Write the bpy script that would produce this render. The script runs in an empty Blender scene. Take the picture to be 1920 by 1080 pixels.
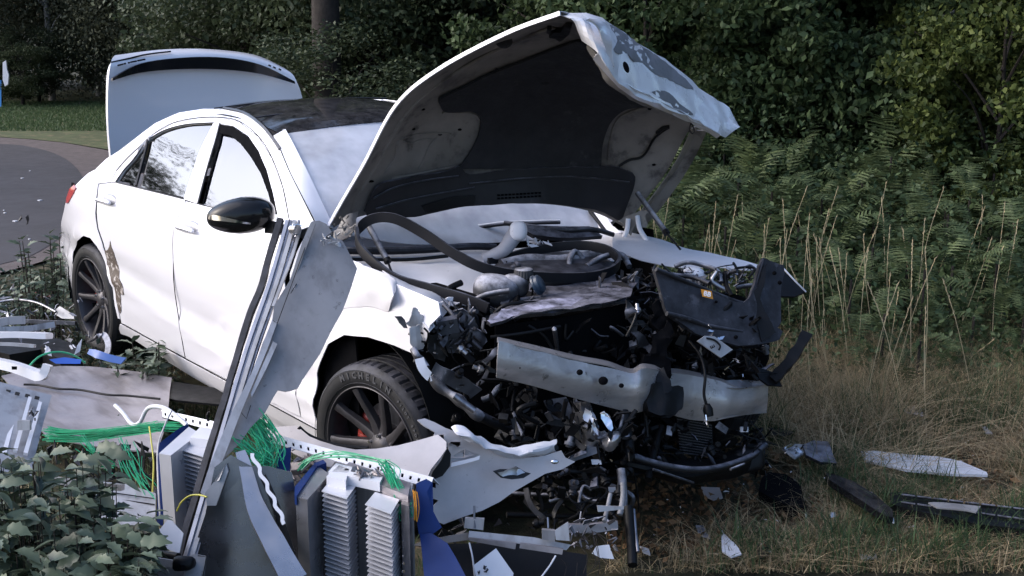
import bpy, bmesh, math, random
import numpy as np
from mathutils import Vector, Matrix, noise
from mathutils.bvhtree import BVHTree
random.seed(7); rng = np.random.default_rng(7)
scene = bpy.context.scene
COL = scene.collection

# ---------------------------------------------------------------- camera, world, sun
FPX = 2208.65; YAW = 2.4453948; PITCH = -0.2340138
CAM = Vector((3.885845, -3.426261, 2.09283))
FW = Vector((math.cos(YAW)*math.cos(PITCH), math.sin(YAW)*math.cos(PITCH), math.sin(PITCH)))
RT = FW.cross(Vector((0, 0, 1))).normalized(); UP = RT.cross(FW)
cd = bpy.data.cameras.new('camera'); cam = bpy.data.objects.new('camera', cd); COL.objects.link(cam)
cd.sensor_width = 36; cd.lens = 36*FPX/1920; cd.clip_start = 0.05; cd.clip_end = 2000
cam.matrix_world = Matrix(((RT.x, UP.x, -FW.x, CAM.x), (RT.y, UP.y, -FW.y, CAM.y), (RT.z, UP.z, -FW.z, CAM.z), (0, 0, 0, 1)))
scene.camera = cam
SUN = Vector((-0.62, -0.78, 0.0)).normalized(); ELEV = math.radians(36)
world = bpy.data.worlds.new('World'); scene.world = world; world.use_nodes = True
wn = world.node_tree; wn.nodes.clear()
wo = wn.nodes.new('ShaderNodeOutputWorld'); wb = wn.nodes.new('ShaderNodeBackground'); sk = wn.nodes.new('ShaderNodeTexSky')
sk.sky_type = 'NISHITA'; sk.sun_disc = False; sk.sun_elevation = ELEV; sk.sun_rotation = math.atan2(SUN.x, SUN.y)
sk.air_density = 1.0; sk.dust_density = 4.0; sk.ozone_density = 4.0
wb.inputs[1].default_value = 0.15
wn.links.new(sk.outputs[0], wb.inputs[0]); wn.links.new(wb.outputs[0], wo.inputs[0])
sl = bpy.data.lights.new('sun', 'SUN'); so = bpy.data.objects.new('sun', sl); COL.objects.link(so)
sl.energy = 0.5; sl.angle = math.radians(80); sl.color = (1.0, 0.93, 0.96)
sd = Vector((SUN.x*math.cos(ELEV), SUN.y*math.cos(ELEV), math.sin(ELEV)))
so.rotation_euler = (-sd).to_track_quat('-Z', 'Y').to_euler()
scene.view_settings.view_transform = 'Standard'; scene.view_settings.look = 'None'
scene.view_settings.gamma = 1; scene.view_settings.use_curve_mapping = False
scene.view_settings.exposure = 1.28

# ---------------------------------------------------------------- helpers
def at(px, py, Z): return CAM + (FW + RT*((px-960)/FPX) + UP*((540-py)/FPX))*Z
def ray(px, py): return FW + RT*((px-960)/FPX) + UP*((540-py)/FPX)
def on(px, py, ax, v):
    d = ray(px, py); return CAM + d*((v-CAM[ax])/d[ax])
FH = Vector((math.cos(YAW), math.sin(YAW), 0))
def G(px, D, z=0.0):
    p = CAM + FH*D + RT*((px-960)/FPX*D/math.cos(PITCH)); p.z = z; return p
ORG = {}
def worg(o): return ORG.get(o.name, Vector((0, 0, 0))) if o else Vector((0, 0, 0))
def tag(o, label=None, cat=None, group=None, kind=None):
    if label: o['label'] = label
    if cat: o['category'] = cat
    if group: o['group'] = group
    if kind: o['kind'] = kind
    return o
def empty(name, loc, label=None, cat=None, group=None):
    o = bpy.data.objects.new(name, None); COL.objects.link(o); o.location = loc; o.empty_display_size = 0.1
    ORG[o.name] = Vector(loc); return tag(o, label, cat, group)
def link(name, me, mat, parent=None, origin=None, **kw):
    o = bpy.data.objects.new(name, me); COL.objects.link(o)
    if mat is not None and not me.materials:
        for m in (mat if isinstance(mat, (list, tuple)) else [mat]): me.materials.append(m)
    origin = Vector(origin) if origin is not None else Vector((0, 0, 0))
    ORG[o.name] = origin
    if parent: o.parent = parent
    o.location = origin - worg(parent)
    return tag(o, **kw)
def mesh_obj(name, V, F, mat, parent=None, smooth=40, thick=0, mi=None, origin=None, bevel=0, **kw):
    """V in world coordinates"""
    if origin is None:
        c = Vector((0, 0, 0))
        for v in V: c += Vector(v)
        origin = c/len(V)
        if parent is None: origin.z = min(v[2] for v in V)
    bm = bmesh.new()
    vs = [bm.verts.new(Vector(v)-origin) for v in V]
    for i, f in enumerate(F):
        try:
            fc = bm.faces.new([vs[j] for j in f])
            if mi: fc.material_index = mi[i]
        except ValueError: pass
    return fin(name, bm, mat, parent, smooth, thick, origin, bevel, **kw)
def thicken(bm, t):
    """second skin t behind the first along area-weighted normals, with side walls"""
    bm.verts.ensure_lookup_table(); N = {}
    for f in bm.faces:
        a = f.calc_area()
        if a < 1e-12: continue
        for v in f.verts: N[v] = N.get(v, Vector((0, 0, 0)))+f.normal*a
    bnd = [(l.vert, l.link_loop_next.vert, f.material_index) for f in bm.faces for l in f.loops if len(l.edge.link_faces) == 1]
    fs = bm.faces[:]; cp = {}
    for v in {v for f in fs for v in f.verts}:
        n = N.get(v, Vector((0, 0, 1))); n = n.normalized() if n.length > 0 else Vector((0, 0, 1)); cp[v] = bm.verts.new(v.co-n*t)
    for f in fs:
        g = bm.faces.new([cp[v] for v in reversed(f.verts)]); g.material_index = f.material_index
    for a, b, mi in bnd:
        try: g = bm.faces.new((b, a, cp[a], cp[b])); g.material_index = mi
        except ValueError: pass
def fin(name, bm, mat, parent=None, smooth=40, thick=0, origin=None, bevel=0, **kw):
    if thick:
        bmesh.ops.recalc_face_normals(bm, faces=bm.faces)
        thicken(bm, thick)
    if bevel:
        es = [e for e in bm.edges if len(e.link_faces) == 2 and e.calc_face_angle(0) > 0.6]
        bmesh.ops.bevel(bm, geom=es, offset=bevel, segments=2, affect='EDGES', clamp_overlap=True)
    if smooth:
        bmesh.ops.recalc_face_normals(bm, faces=bm.faces)
        a = math.radians(smooth)
        for f in bm.faces: f.smooth = True
        for e in bm.edges:
            if len(e.link_faces) == 2 and e.calc_face_angle(0) > a: e.smooth = False
    me = bpy.data.meshes.new(name); bm.to_mesh(me); bm.free()
    return link(name, me, mat, parent, origin, **kw)
def cr(P, n=6, closed=False):
    P = [Vector(p) for p in P]; out = []; m = len(P)
    for i in range(m if closed else m-1):
        g = lambda k: P[k % m] if closed else P[max(0, min(m-1, k))]
        a, b, c, d = g(i-1), g(i), g(i+1), g(i+2)
        for k in range(n):
            t = k/n
            out.append(0.5*((2*b)+(c-a)*t+(2*a-5*b+4*c-d)*t*t+(3*b-a-3*c+d)*t**3))
    if not closed: out.append(P[-1].copy())
    return out
def grid(rows, n=5, m=5):
    rr = [cr(r, n) for r in rows]
    cols = [cr([r[j] for r in rr], m) for j in range(len(rr[0]))]
    return [[cols[j][i] for j in range(len(cols))] for i in range(len(cols[0]))]
def patch(name, rows, mat, parent=None, n=5, m=5, thick=0.004, crumple=0, cs=6, smooth=40, drop=None, **kw):
    g = grid(rows, n, m); nr, nc = len(g), len(g[0])
    V = [p for r in g for p in r]
    if crumple:
        V = [p+Vector((noise.noise(p*cs), noise.noise(p*cs+Vector((9, 0, 0))), noise.noise(p*cs+Vector((0, 9, 0)))))*crumple for p in V]
    F = [(i*nc+j, i*nc+j+1, (i+1)*nc+j+1, (i+1)*nc+j) for i in range(nr-1) for j in range(nc-1) if not (drop and drop(i/(nr-1), j/(nc-1)))]
    return mesh_obj(name, V, F, mat, parent, smooth, thick, **kw)
def P3(L): return [at(*q) for q in L]
def tube(name, pts, r, mat, parent=None, n=6, seg=8, closed=False, **kw):
    V, F = tube_vf(pts, r, n, seg, closed)
    return mesh_obj(name, V, F, mat, parent, 50, **kw)
def tube_vf(pts, r, n=6, seg=8, closed=False):
    p = cr(pts, n, closed) if n > 1 else [Vector(q) for q in pts]
    V = []; F = []; N = len(p); nrm = None
    for i, q in enumerate(p):
        t = (p[(i+1) % N] if (closed or i+1 < N) else p[i]) - (p[i-1] if (closed or i) else p[i])
        if t.length < 1e-9: t = Vector((0, 0, 1))
        t.normalize()
        if nrm is None: nrm = t.orthogonal().normalized()
        nrm = (nrm - t*nrm.dot(t)); nrm = nrm.normalized() if nrm.length > 1e-6 else t.orthogonal().normalized()
        b = t.cross(nrm); rr = r(i/(N-1)) if callable(r) else r
        for k in range(seg):
            a = 2*math.pi*k/seg; V.append(q + (nrm*math.cos(a)+b*math.sin(a))*rr)
    for i in range(N if closed else N-1):
        for k in range(seg):
            F.append((i*seg+k, i*seg+(k+1) % seg, ((i+1) % N)*seg+(k+1) % seg, ((i+1) % N)*seg+k))
    if not closed: F += [tuple(range(seg))[::-1], tuple(range((N-1)*seg, N*seg))]
    return V, F
def ribbon_vf(pts, w, t, wdir, n=6, closed=False):
    """band: width w along wdir, thickness t"""
    p = cr(pts, n, closed); V = []; F = []; N = len(p)
    for i, q in enumerate(p):
        tg = ((p[(i+1) % N] if (closed or i+1 < N) else p[i]) - (p[i-1] if (closed or i) else p[i])).normalized()
        wd = wdir(i/(N-1)) if callable(wdir) else Vector(wdir)
        wd = (wd - tg*wd.dot(tg)).normalized(); nn = tg.cross(wd)
        ww = w(i/(N-1)) if callable(w) else w
        for a, b in ((-1, -1), (-.5, -1.25), (.5, -1.25), (1, -1), (1, 1), (-1, 1)): V.append(q+wd*(a*ww/2)+nn*(b*t/2))
    for i in range(N if closed else N-1):
        for k in range(6): F.append((i*6+k, i*6+(k+1) % 6, ((i+1) % N)*6+(k+1) % 6, ((i+1) % N)*6+k))
    if not closed: F += [tuple(range(6))[::-1], tuple(range((N-1)*6, N*6))]
    return V, F
def box_vf(c, ax, ay, az):
    c = Vector(c); V = [c+ax*a+ay*b+az*d for a in (-1, 1) for b in (-1, 1) for d in (-1, 1)]
    return V, [(0, 1, 3, 2), (4, 6, 7, 5), (0, 4, 5, 1), (2, 3, 7, 6), (0, 2, 6, 4), (1, 5, 7, 3)]
def box(name, c, ax, ay, az, mat, parent=None, bevel=0.002, **kw):
    V, F = box_vf(c, Vector(ax), Vector(ay), Vector(az)); return mesh_obj(name, V, F, mat, parent, 40, bevel=bevel, **kw)
def join_vf(L):
    V = []; F = []
    for v, f in L:
        o = len(V); V += list(v); F += [tuple(i+o for i in q) for q in f]
    return V, F
def polysurf(outline, g, mapf, disp=None, jag=0):
    """outline 2D polygon cut into a grid of size g; mapf(u,v)->3D"""
    bm = bmesh.new()
    pts = [Vector((p[0], p[1], 0)) for p in outline]
    if jag:
        q = []
        for i, a in enumerate(pts):
            b = pts[(i+1) % len(pts)]; L = (b-a).length; k = max(1, int(L/(jag*2.2)))
            for j in range(k):
                r = a.lerp(b, j/k)
                if j: r += Vector((random.uniform(-jag, jag), random.uniform(-jag, jag), 0))*.5
                q.append(r)
        pts = q
    f = bm.faces.new([bm.verts.new(p) for p in pts])
    bmesh.ops.triangulate(bm, faces=[f])
    xs = [p.x for p in pts]; ys = [p.y for p in pts]
    for lo, hi, no in ((min(xs), max(xs), (1, 0, 0)), (min(ys), max(ys), (0, 1, 0))):
        k = math.floor(lo/g)+1
        while k*g < hi:
            bmesh.ops.bisect_plane(bm, geom=bm.verts[:]+bm.edges[:]+bm.faces[:], dist=1e-5, plane_co=Vector(no)*k*g, plane_no=no); k += 1
    bmesh.ops.remove_doubles(bm, verts=bm.verts, dist=1e-5)
    bmesh.ops.dissolve_limit(bm, angle_limit=0.001, verts=[], edges=[e for e in bm.edges if abs((e.verts[0].co-e.verts[1].co).x) > 1e-4 and abs((e.verts[0].co-e.verts[1].co).y) > 1e-4 and len(e.link_faces) == 2 and all(len(q.verts) == 3 for q in e.link_faces)])
    for v in bm.verts:
        p = mapf(v.co.x, v.co.y)
        if disp: p = p + disp(p)
        v.co = p
    return bm
def crump(a, s=6.0):
    return lambda p: Vector((noise.noise(p*s), noise.noise(p*s+Vector((7, 1, 3))), noise.noise(p*s+Vector((1, 8, 5)))))*a
def sheet(name, outline, plane, mat, parent=None, thick=0.006, g=0.05, crumple=0, cs=6, jag=0, smooth=35, bend=None, **kw):
    """outline in picture coordinates, laid on the plane through three placed points, real thickness"""
    # steadied plane: 1/depth is linear over the picture, flat across the direction the three points do not span
    A_ = np.array([[p[0], p[1]] for p in plane], float); m_ = A_.mean(0); D_ = (A_-m_)/100; z_ = np.array([1/p[2] for p in plane]); zm = z_.mean()
    gx = np.linalg.solve(D_.T @ D_ + np.eye(2)*.05, D_.T @ (z_-zm))
    pz = lambda x, y: 1/(zm+gx[0]*(x-m_[0])/100+gx[1]*(y-m_[1])/100)
    a, b, c = [at(m_[0]+i, m_[1]+j, pz(m_[0]+i, m_[1]+j)) for i, j in ((0, 0), (60, 0), (0, 60))]; u = (b-a).normalized(); n = u.cross(c-a).normalized(); v = n.cross(u)
    if n.dot(CAM-a) < 0: n = -n
    uv = []
    for px, py in outline:
        d = ray(px, py); t = (a-CAM).dot(n)/d.dot(n); p = CAM+d*t; uv.append(((p-a).dot(u), (p-a).dot(v)))
    mp = (lambda x, y: a+u*x+v*y) if bend is None else (lambda x, y: a+u*x+v*y+n*bend(x, y))
    bm = polysurf(uv, g, mp, crump(crumple, cs) if crumple else None, jag)
    return from_bm(name, bm, mat, parent, thick, smooth, **kw)
def from_bm(name, bm, mat, parent=None, thick=0, smooth=35, **kw):
    c = Vector((0, 0, 0))
    for v in bm.verts: c += v.co
    c /= len(bm.verts)
    if parent is None: c.z = min(v.co.z for v in bm.verts)
    bmesh.ops.translate(bm, vec=-c, verts=bm.verts)
    return fin(name, bm, mat, parent, smooth, thick, c, **kw)
def lathe_vf(prof, M, seg=48, rad=None):
    """prof: (r, h) around local z of M"""
    V = []; F = []; n = len(prof)
    for k in range(seg):
        a = 2*math.pi*k/seg
        for j, (r, h) in enumerate(prof):
            rr = r + (rad(k, j) if rad else 0); V.append(M @ Vector((rr*math.cos(a), rr*math.sin(a), h)))
    for k in range(seg):
        for j in range(n-1):
            F.append((k*n+j, ((k+1) % seg)*n+j, ((k+1) % seg)*n+j+1, k*n+j+1))
    return V, F
def lathe(name, prof, M, mat, parent=None, seg=32, smooth=40, rad=None, **kw):
    V, F = lathe_vf(prof, M, seg, rad); return mesh_obj(name, V, F, mat, parent, smooth, **kw)
def frame(o, z, x=None):
    z = Vector(z).normalized(); x = Vector(x) if x is not None else z.orthogonal(); x = (x-z*x.dot(z)).normalized(); y = z.cross(x)
    return Matrix(((x.x, y.x, z.x, o[0]), (x.y, y.y, z.y, o[1]), (x.z, y.z, z.z, o[2]), (0, 0, 0, 1)))
def ellipsoid_vf(M, a, b, c, nu=20, nv=12, pw=1.0):
    V = []; F = []
    for i in range(nv+1):
        t = math.pi*i/nv
        for j in range(nu):
            s = 2*math.pi*j/nu
            f = lambda q: math.copysign(abs(q)**pw, q)
            V.append(M @ Vector((a*f(math.sin(t))*f(math.cos(s)), b*f(math.sin(t))*f(math.sin(s)), c*f(math.cos(t)))))
    for i in range(nv):
        for j in range(nu):
            F.append((i*nu+j, i*nu+(j+1) % nu, (i+1)*nu+(j+1) % nu, (i+1)*nu+j))
    return V, F
def text_vf(s, size, M, ext=0.001, bold=0.0):
    c = bpy.data.curves.new('t', 'FONT'); c.body = s; c.size = size; c.extrude = ext; c.align_x = 'CENTER'; c.align_y = 'CENTER'; c.offset = bold; c.resolution_u = 2
    o = bpy.data.objects.new('t', c); me = bpy.data.meshes.new_from_object(o)
    V = [M @ v.co for v in me.vertices]; F = [tuple(p.vertices) for p in me.polygons]
    bpy.data.objects.remove(o); bpy.data.curves.remove(c); bpy.data.meshes.remove(me)
    return V, F

# ---------------------------------------------------------------- materials
def lnk(nt, a, b): nt.links.new(a, b)
def mat(name, col, rough=0.5, metal=0.0, var=0.0, vs=8.0, bump=0.0, bs=60.0, dust=0.0, dustcol=(0.62, 0.60, 0.62), spots=None, spotscale=6, spotamt=.5, coat=0.0, spec=0.5, streak=None):
    m = bpy.data.materials.new(name); m.use_nodes = True; nt = m.node_tree; b = nt.nodes['Principled BSDF']
    b.inputs['Roughness'].default_value = rough; b.inputs['Metallic'].default_value = metal
    b.inputs['Coat Weight'].default_value = coat; b.inputs['Coat Roughness'].default_value = 0.08; b.inputs['Specular IOR Level'].default_value = spec
    tc = nt.nodes.new('ShaderNodeNewGeometry'); out = None
    rgb = nt.nodes.new('ShaderNodeRGB'); rgb.outputs[0].default_value = (*col, 1); out = rgb.outputs[0]
    def mixin(fac, col2, prev):
        mx = nt.nodes.new('ShaderNodeMix'); mx.data_type = 'RGBA'
        lnk(nt, fac, mx.inputs[0]); lnk(nt, prev, mx.inputs[6])
        if isinstance(col2, tuple): mx.inputs[7].default_value = (*col2, 1)
        else: lnk(nt, col2, mx.inputs[7])
        return mx.outputs[2]
    def nz(scale, detail=5, rough_=0.6, vec=None):
        n = nt.nodes.new('ShaderNodeTexNoise'); n.inputs['Scale'].default_value = scale; n.inputs['Detail'].default_value = detail; n.inputs['Roughness'].default_value = rough_
        lnk(nt, vec if vec else tc.outputs['Position'], n.inputs['Vector']); return n.outputs[0]
    def rng_(v, a, c, lo=0, hi=1):
        r = nt.nodes.new('ShaderNodeMapRange'); r.inputs[1].default_value = a; r.inputs[2].default_value = c; r.inputs[3].default_value = lo; r.inputs[4].default_value = hi
        lnk(nt, v, r.inputs[0]); return r.outputs[0]
    if var: out = mixin(rng_(nz(vs), .3, .7, 0, 1), tuple(max(0, c*(1-var)) for c in col), out)
    if spots: out = mixin(rng_(nz(spotscale, 8, .7), 1-spotamt-.03, 1-spotamt+.06), spots, out)
    if streak:
        mp = nt.nodes.new('ShaderNodeMapping'); mp.inputs['Scale'].default_value = streak[1]; lnk(nt, tc.outputs['Position'], mp.inputs[0])
        out = mixin(rng_(nz(1, 6, .6, mp.outputs[0]), .48, .62, 0, .8), streak[0], out)
    if dust:
        sx = nt.nodes.new('ShaderNodeSeparateXYZ'); lnk(nt, tc.outputs['Normal'], sx.inputs[0])
        up = rng_(sx.outputs[2], .15, .95, 0, 1)
        ml = nt.nodes.new('ShaderNodeMath'); ml.operation = 'MULTIPLY'; lnk(nt, up, ml.inputs[0]); lnk(nt, rng_(nz(14, 8, .7), .35, .62, 0, dust), ml.inputs[1])
        out = mixin(ml.outputs[0], dustcol, out)
    lnk(nt, out, b.inputs['Base Color'])
    lnk(nt, rng_(nz(vs*2+3), .3, .7, max(0.02, rough-.08), min(1, rough+.12)), b.inputs['Roughness'])
    if bump:
        bp = nt.nodes.new('ShaderNodeBump'); bp.inputs['Strength'].default_value = bump; bp.inputs['Distance'].default_value = 0.01
        lnk(nt, nz(bs, 6), bp.inputs['Height']); lnk(nt, bp.outputs[0], b.inputs['Normal'])
    return m
def leafmat(name, ca, cb, trans=0.35, rough=0.45, spec=.2):
    m = bpy.data.materials.new(name); m.use_nodes = True; nt = m.node_tree; b = nt.nodes['Principled BSDF']
    at_ = nt.nodes.new('ShaderNodeAttribute'); at_.attribute_name = 'tint'
    oi = nt.nodes.new('ShaderNodeObjectInfo')
    ad = nt.nodes.new('ShaderNodeMath'); ad.operation = 'MULTIPLY_ADD'; lnk(nt, oi.outputs['Random'], ad.inputs[0]); ad.inputs[1].default_value = 0.35; lnk(nt, at_.outputs['Fac'], ad.inputs[2])
    r = nt.nodes.new('ShaderNodeValToRGB'); e = r.color_ramp.elements; e[0].color = (*ca, 1); e[1].color = (*cb, 1); e[0].position = .15; e[1].position = 1.1 if False else 1.0
    lnk(nt, ad.outputs[0], r.inputs[0]); lnk(nt, r.outputs[0], b.inputs['Base Color'])
    b.inputs['Roughness'].default_value = rough; b.inputs['Specular IOR Level'].default_value = spec
    tr = nt.nodes.new('ShaderNodeBsdfTranslucent'); lnk(nt, r.outputs[0], tr.inputs[0])
    mx = nt.nodes.new('ShaderNodeMixShader'); mx.inputs[0].default_value = trans; lnk(nt, b.outputs[0], mx.inputs[1]); lnk(nt, tr.outputs[0], mx.inputs[2])
    lnk(nt, mx.outputs[0], nt.nodes['Material Output'].inputs[0]); return m
M_ = {}
M_['paint'] = mat('white_paint', (.76, .74, .765), .22, coat=1.0, var=.02, vs=1.0, spec=.5)
M_['paintdust'] = mat('dusty_white_paint', (.74, .72, .745), .5, var=.25, vs=3.0, spots=(.30, .27, .26), spotscale=25, spotamt=.30)
M_['scuff'] = mat('scuff_mark', (.09, .065, .05), .6, var=.5, vs=30, spots=(.5, .45, .42), spotscale=30, spotamt=.45)
M_['hoodpaint'] = mat('crushed_white_paint', (.80, .78, .80), .3, coat=.4, spots=(.45, .43, .44), spotscale=9, spotamt=.34)
M_['hoodinner'] = mat('primer_beige', (.25, .225, .20), .5, var=.55, vs=3, bump=.12, bs=25, spots=(.08, .07, .065), spotscale=6, spotamt=.44)
M_['pad'] = mat('insulation_felt', (.016, .016, .020), .75, var=.5, vs=6, spots=(.06, .055, .06), spotscale=2.6, spotamt=.38, bump=.5, bs=40)
M_['black'] = mat('black_plastic', (.006, .006, .007), .45, var=.4, bump=.1, bs=40, spec=.22)
M_['blackdust'] = mat('dusty_black_plastic', (.012, .012, .015), .5, var=.4, dust=.55, dustcol=(.36, .36, .43), spec=.4)
M_['graydust'] = mat('dusty_grey_parts', (.045, .045, .052), .5, var=.6, vs=20, dust=.9, dustcol=(.55, .55, .62), spots=(.20, .19, .20), spotscale=20, spotamt=.38)
M_['gloss'] = mat('gloss_black', (.010, .010, .012), .10, dust=.06, spec=.35)
M_['mirrorblack'] = mat('mirror_black', (.008, .008, .009), .12, spec=.3)
M_['paleplastic'] = mat('dusty_pale_plastic', (.42, .41, .44), .6, var=.3)
M_['rubber'] = mat('rubber', (.016, .016, .018), .58, var=.3, dust=.35, dustcol=(.16, .16, .20), bump=.1, spec=.35)
M_['seal'] = mat('seal_rubber', (.013, .013, .016), .5, dust=.6, dustcol=(.17, .18, .22), var=.3, spec=.2)
M_['rim'] = mat('dark_rim', (.07, .066, .073), .40, .5, var=.3, vs=20)
M_['void'] = mat('void_black', (.004, .004, .005), .9, spec=.05)  # near-black puts shade into gaps, holes and hollows; also serves matt black parts
M_['alu'] = mat('aluminium', (.50, .49, .51), .30, .85, var=.25, vs=5, bump=.04, bs=25)
M_['aluwhite'] = mat('anodised_fin', (.62, .62, .66), .35, .35, var=.12, vs=9)
M_['beam'] = mat('sooty_aluminium', (.56, .53, .53), .33, .6, var=.3, vs=4, spots=(.10, .095, .09), spotscale=16, spotamt=.36, bump=.3, bs=16, streak=((.34, .32, .32), (5, 5, 18)))
M_['grey'] = mat('grey_powder_coat', (.27, .265, .275), .5, streak=((.16, .155, .16), (14, 14, 1.5)), var=.35, vs=4, spots=(.07, .065, .065), spotscale=30, spotamt=.36)
M_['lightgrey'] = mat('light_grey_sheet', (.42, .42, .44), .4, .2, streak=((.26, .255, .26), (22, 22, 2)), var=.25, vs=6, spots=(.2, .2, .2), spotscale=40, spotamt=.25)
M_['brushed'] = mat('dull_steel_sheet', (.30, .30, .33), .30, .85, streak=((.14, .14, .15), (30, 30, 3)), var=.3, vs=3)
M_['cabsteel'] = mat('cabinet_steel', (.22, .22, .24), .26, .9, var=.3, vs=3)
M_['carrier'] = mat('carrier_plastic', (.020, .020, .024), .45, spec=.3, var=.4, vs=9, dust=.3, dustcol=(.25, .25, .3), spots=(.07, .07, .08), spotscale=16, spotamt=.40)
M_['steelflat'] = mat('dirty_sheet_metal', (.38, .35, .37), .38, .5, streak=((.2, .18, .18), (2, 9, 9)), var=.35, vs=3, spots=(.18, .16, .16), spotscale=20, spotamt=.36)
M_['blue'] = mat('blue_sheet', (.006, .028, .14), .45, var=.3, spec=.2)
M_['green'] = mat('green_wire', (.03, .40, .19), .4, var=.35, vs=40)
M_['yellow'] = mat('yellow_green_wire', (.45, .42, .06), .4)
M_['white'] = mat('white_plastic', (.66, .66, .70), .35, var=.1)
M_['bumper'] = mat('bumper_skin', (.52, .48, .48), .40, var=.22, coat=.3, spots=(.16, .13, .12), spotscale=42, spotamt=.33)
M_['red'] = mat('red_lamp', (.35, .01, .015), .15, coat=.6)
M_['orange'] = mat('orange_label', (.62, .25, .015), .5)
M_['air'] = mat('airbag_cloth', (.80, .80, .83), .85, bump=.2, bs=14)
M_['dustwhite'] = mat('powder_white', (.78, .77, .81), .75, var=.2, vs=4, spots=(.2, .2, .22), spotscale=12, spotamt=.33)
M_['bark'] = mat('bark', (.028, .021, .017), .9, var=.5, vs=20, bump=.6, bs=20)
M_['birchbark'] = mat('birch_bark', (.30, .29, .28), .8, var=.3, spots=(.03, .03, .03), spotscale=9, spotamt=.42)
M_['bluecap'] = mat('blue_cap', (.008, .025, .05), .35, dust=.2)
M_['chrome'] = mat('chrome', (.75, .75, .78), .12, 1.0)
M_['amber'] = mat('brake_red', (.30, .03, .02), .5)
# glass: dark tinted pane with a strong surface reflection
def glassmat(name, tint, rough=0.03, filmamt=0.0, ior=1.52, alpha=1.0, metal=0.0):
    m = bpy.data.materials.new(name); m.use_nodes = True; nt = m.node_tree; nt.nodes.clear()
    o = nt.nodes.new('ShaderNodeOutputMaterial'); tr = nt.nodes.new('ShaderNodeBsdfTransparent'); tr.inputs[0].default_value = (*tint, 1)
    gl = nt.nodes.new('ShaderNodeBsdfGlossy'); gl.inputs['Roughness'].default_value = rough; gl.inputs['Color'].default_value = (1, 1, 1, 1)
    fr = nt.nodes.new('ShaderNodeFresnel'); fr.inputs[0].default_value = ior
    mx = nt.nodes.new('ShaderNodeMixShader'); lnk(nt, fr.outputs[0], mx.inputs[0]); lnk(nt, tr.outputs[0], mx.inputs[1]); lnk(nt, gl.outputs[0], mx.inputs[2])
    last = mx.outputs[0]
    if filmamt:
        df = nt.nodes.new('ShaderNodeBsdfDiffuse'); df.inputs[0].default_value = (.82, .82, .86, 1)
        n = nt.nodes.new('ShaderNodeTexNoise'); n.inputs['Scale'].default_value = 5; n.inputs['Detail'].default_value = 8
        g = nt.nodes.new('ShaderNodeNewGeometry'); lnk(nt, g.outputs['Position'], n.inputs['Vector'])
        r = nt.nodes.new('ShaderNodeMapRange'); r.inputs[1].default_value = .35; r.inputs[2].default_value = .65; r.inputs[3].default_value = filmamt*.6; r.inputs[4].default_value = filmamt
        lnk(nt, n.outputs[0], r.inputs[0]); m2 = nt.nodes.new('ShaderNodeMixShader'); lnk(nt, r.outputs[0], m2.inputs[0]); lnk(nt, last, m2.inputs[1]); lnk(nt, df.outputs[0], m2.inputs[2]); last = m2.outputs[0]
    lnk(nt, last, o.inputs[0]); return m
M_['sideglass'] = glassmat('tinted_window_glass', (.10, .10, .11), ior=3.0)
M_['frontglass'] = glassmat('clear_window_glass', (.96, .97, .98), ior=2.8)
M_['screen'] = glassmat('dust_sheen_windscreen_glass', (.85, .88, .92), .06, .62, ior=2.2)  # white film is powder dust plus the sky's reflection painted in
M_['lamp'] = glassmat('lamp_glass', (.6, .6, .62), .1, .3)

M_['bare'] = mat('bare_grey_primer', (.20, .19, .20), .45, var=.25, vs=12)
for k_ in ('gloss', 'mirrorblack', 'paint'):
    nt = M_[k_].node_tree
    for l in [l for l in nt.links if l.to_socket.name == 'Roughness']: nt.links.remove(l)
M_['gloss'].node_tree.nodes['Principled BSDF'].inputs['Roughness'].default_value = .07  # bare_grey
# ================================================================ SETTING: ground, road, verge
def groundmat():
    m = bpy.data.materials.new('woodland_soil'); m.use_nodes = True; nt = m.node_tree; b = nt.nodes['Principled BSDF']
    g = nt.nodes.new('ShaderNodeNewGeometry')
    def nz(s, d=8):
        n = nt.nodes.new('ShaderNodeTexNoise'); n.inputs['Scale'].default_value = s; n.inputs['Detail'].default_value = d; n.inputs['Roughness'].default_value = .7
        lnk(nt, g.outputs['Position'], n.inputs['Vector']); return n.outputs[0]
    r = nt.nodes.new('ShaderNodeValToRGB'); e = r.color_ramp.elements
    e[0].position = .35; e[0].color = (.022, .018, .012, 1); e[1].position = .68; e[1].color = (.12, .088, .052, 1)
    x = e.new(.5); x.color = (.045, .045, .02, 1)
    lnk(nt, nz(9), r.inputs[0]); lnk(nt, r.outputs[0], b.inputs['Base Color']); b.inputs['Roughness'].default_value = .95
    bp = nt.nodes.new('ShaderNodeBump'); bp.inputs['Strength'].default_value = .8; bp.inputs['Distance'].default_value = .03; lnk(nt, nz(30), bp.inputs['Height']); lnk(nt, bp.outputs[0], b.inputs['Normal'])
    return m
M_['soil'] = groundmat()
M_['asphalt'] = mat('asphalt', (.052, .048, .053), .75, var=.3, vs=1.2, bump=.4, bs=150, spots=(.09, .085, .09), spotscale=60, spotamt=.36)
M_['shoulder'] = mat('red_gravel_shoulder', (.125, .10, .095), .9, var=.35, vs=6, bump=.4, bs=100)
M_['lawn'] = mat('mown_verge', (.085, .105, .038), .95, var=.5, vs=3, spots=(.14, .12, .06), spotscale=5, spotamt=.45, bump=.6, bs=60)
def gnd(name, pts, z, mt, hole=None):
    mesh_obj(name, [(p[0], p[1], z) for p in pts], [tuple(range(len(pts)))], mt, smooth=0, origin=Vector((0, 0, z)), kind='structure')
def gr(px, py): return on(px, py, 2, 0)
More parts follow.
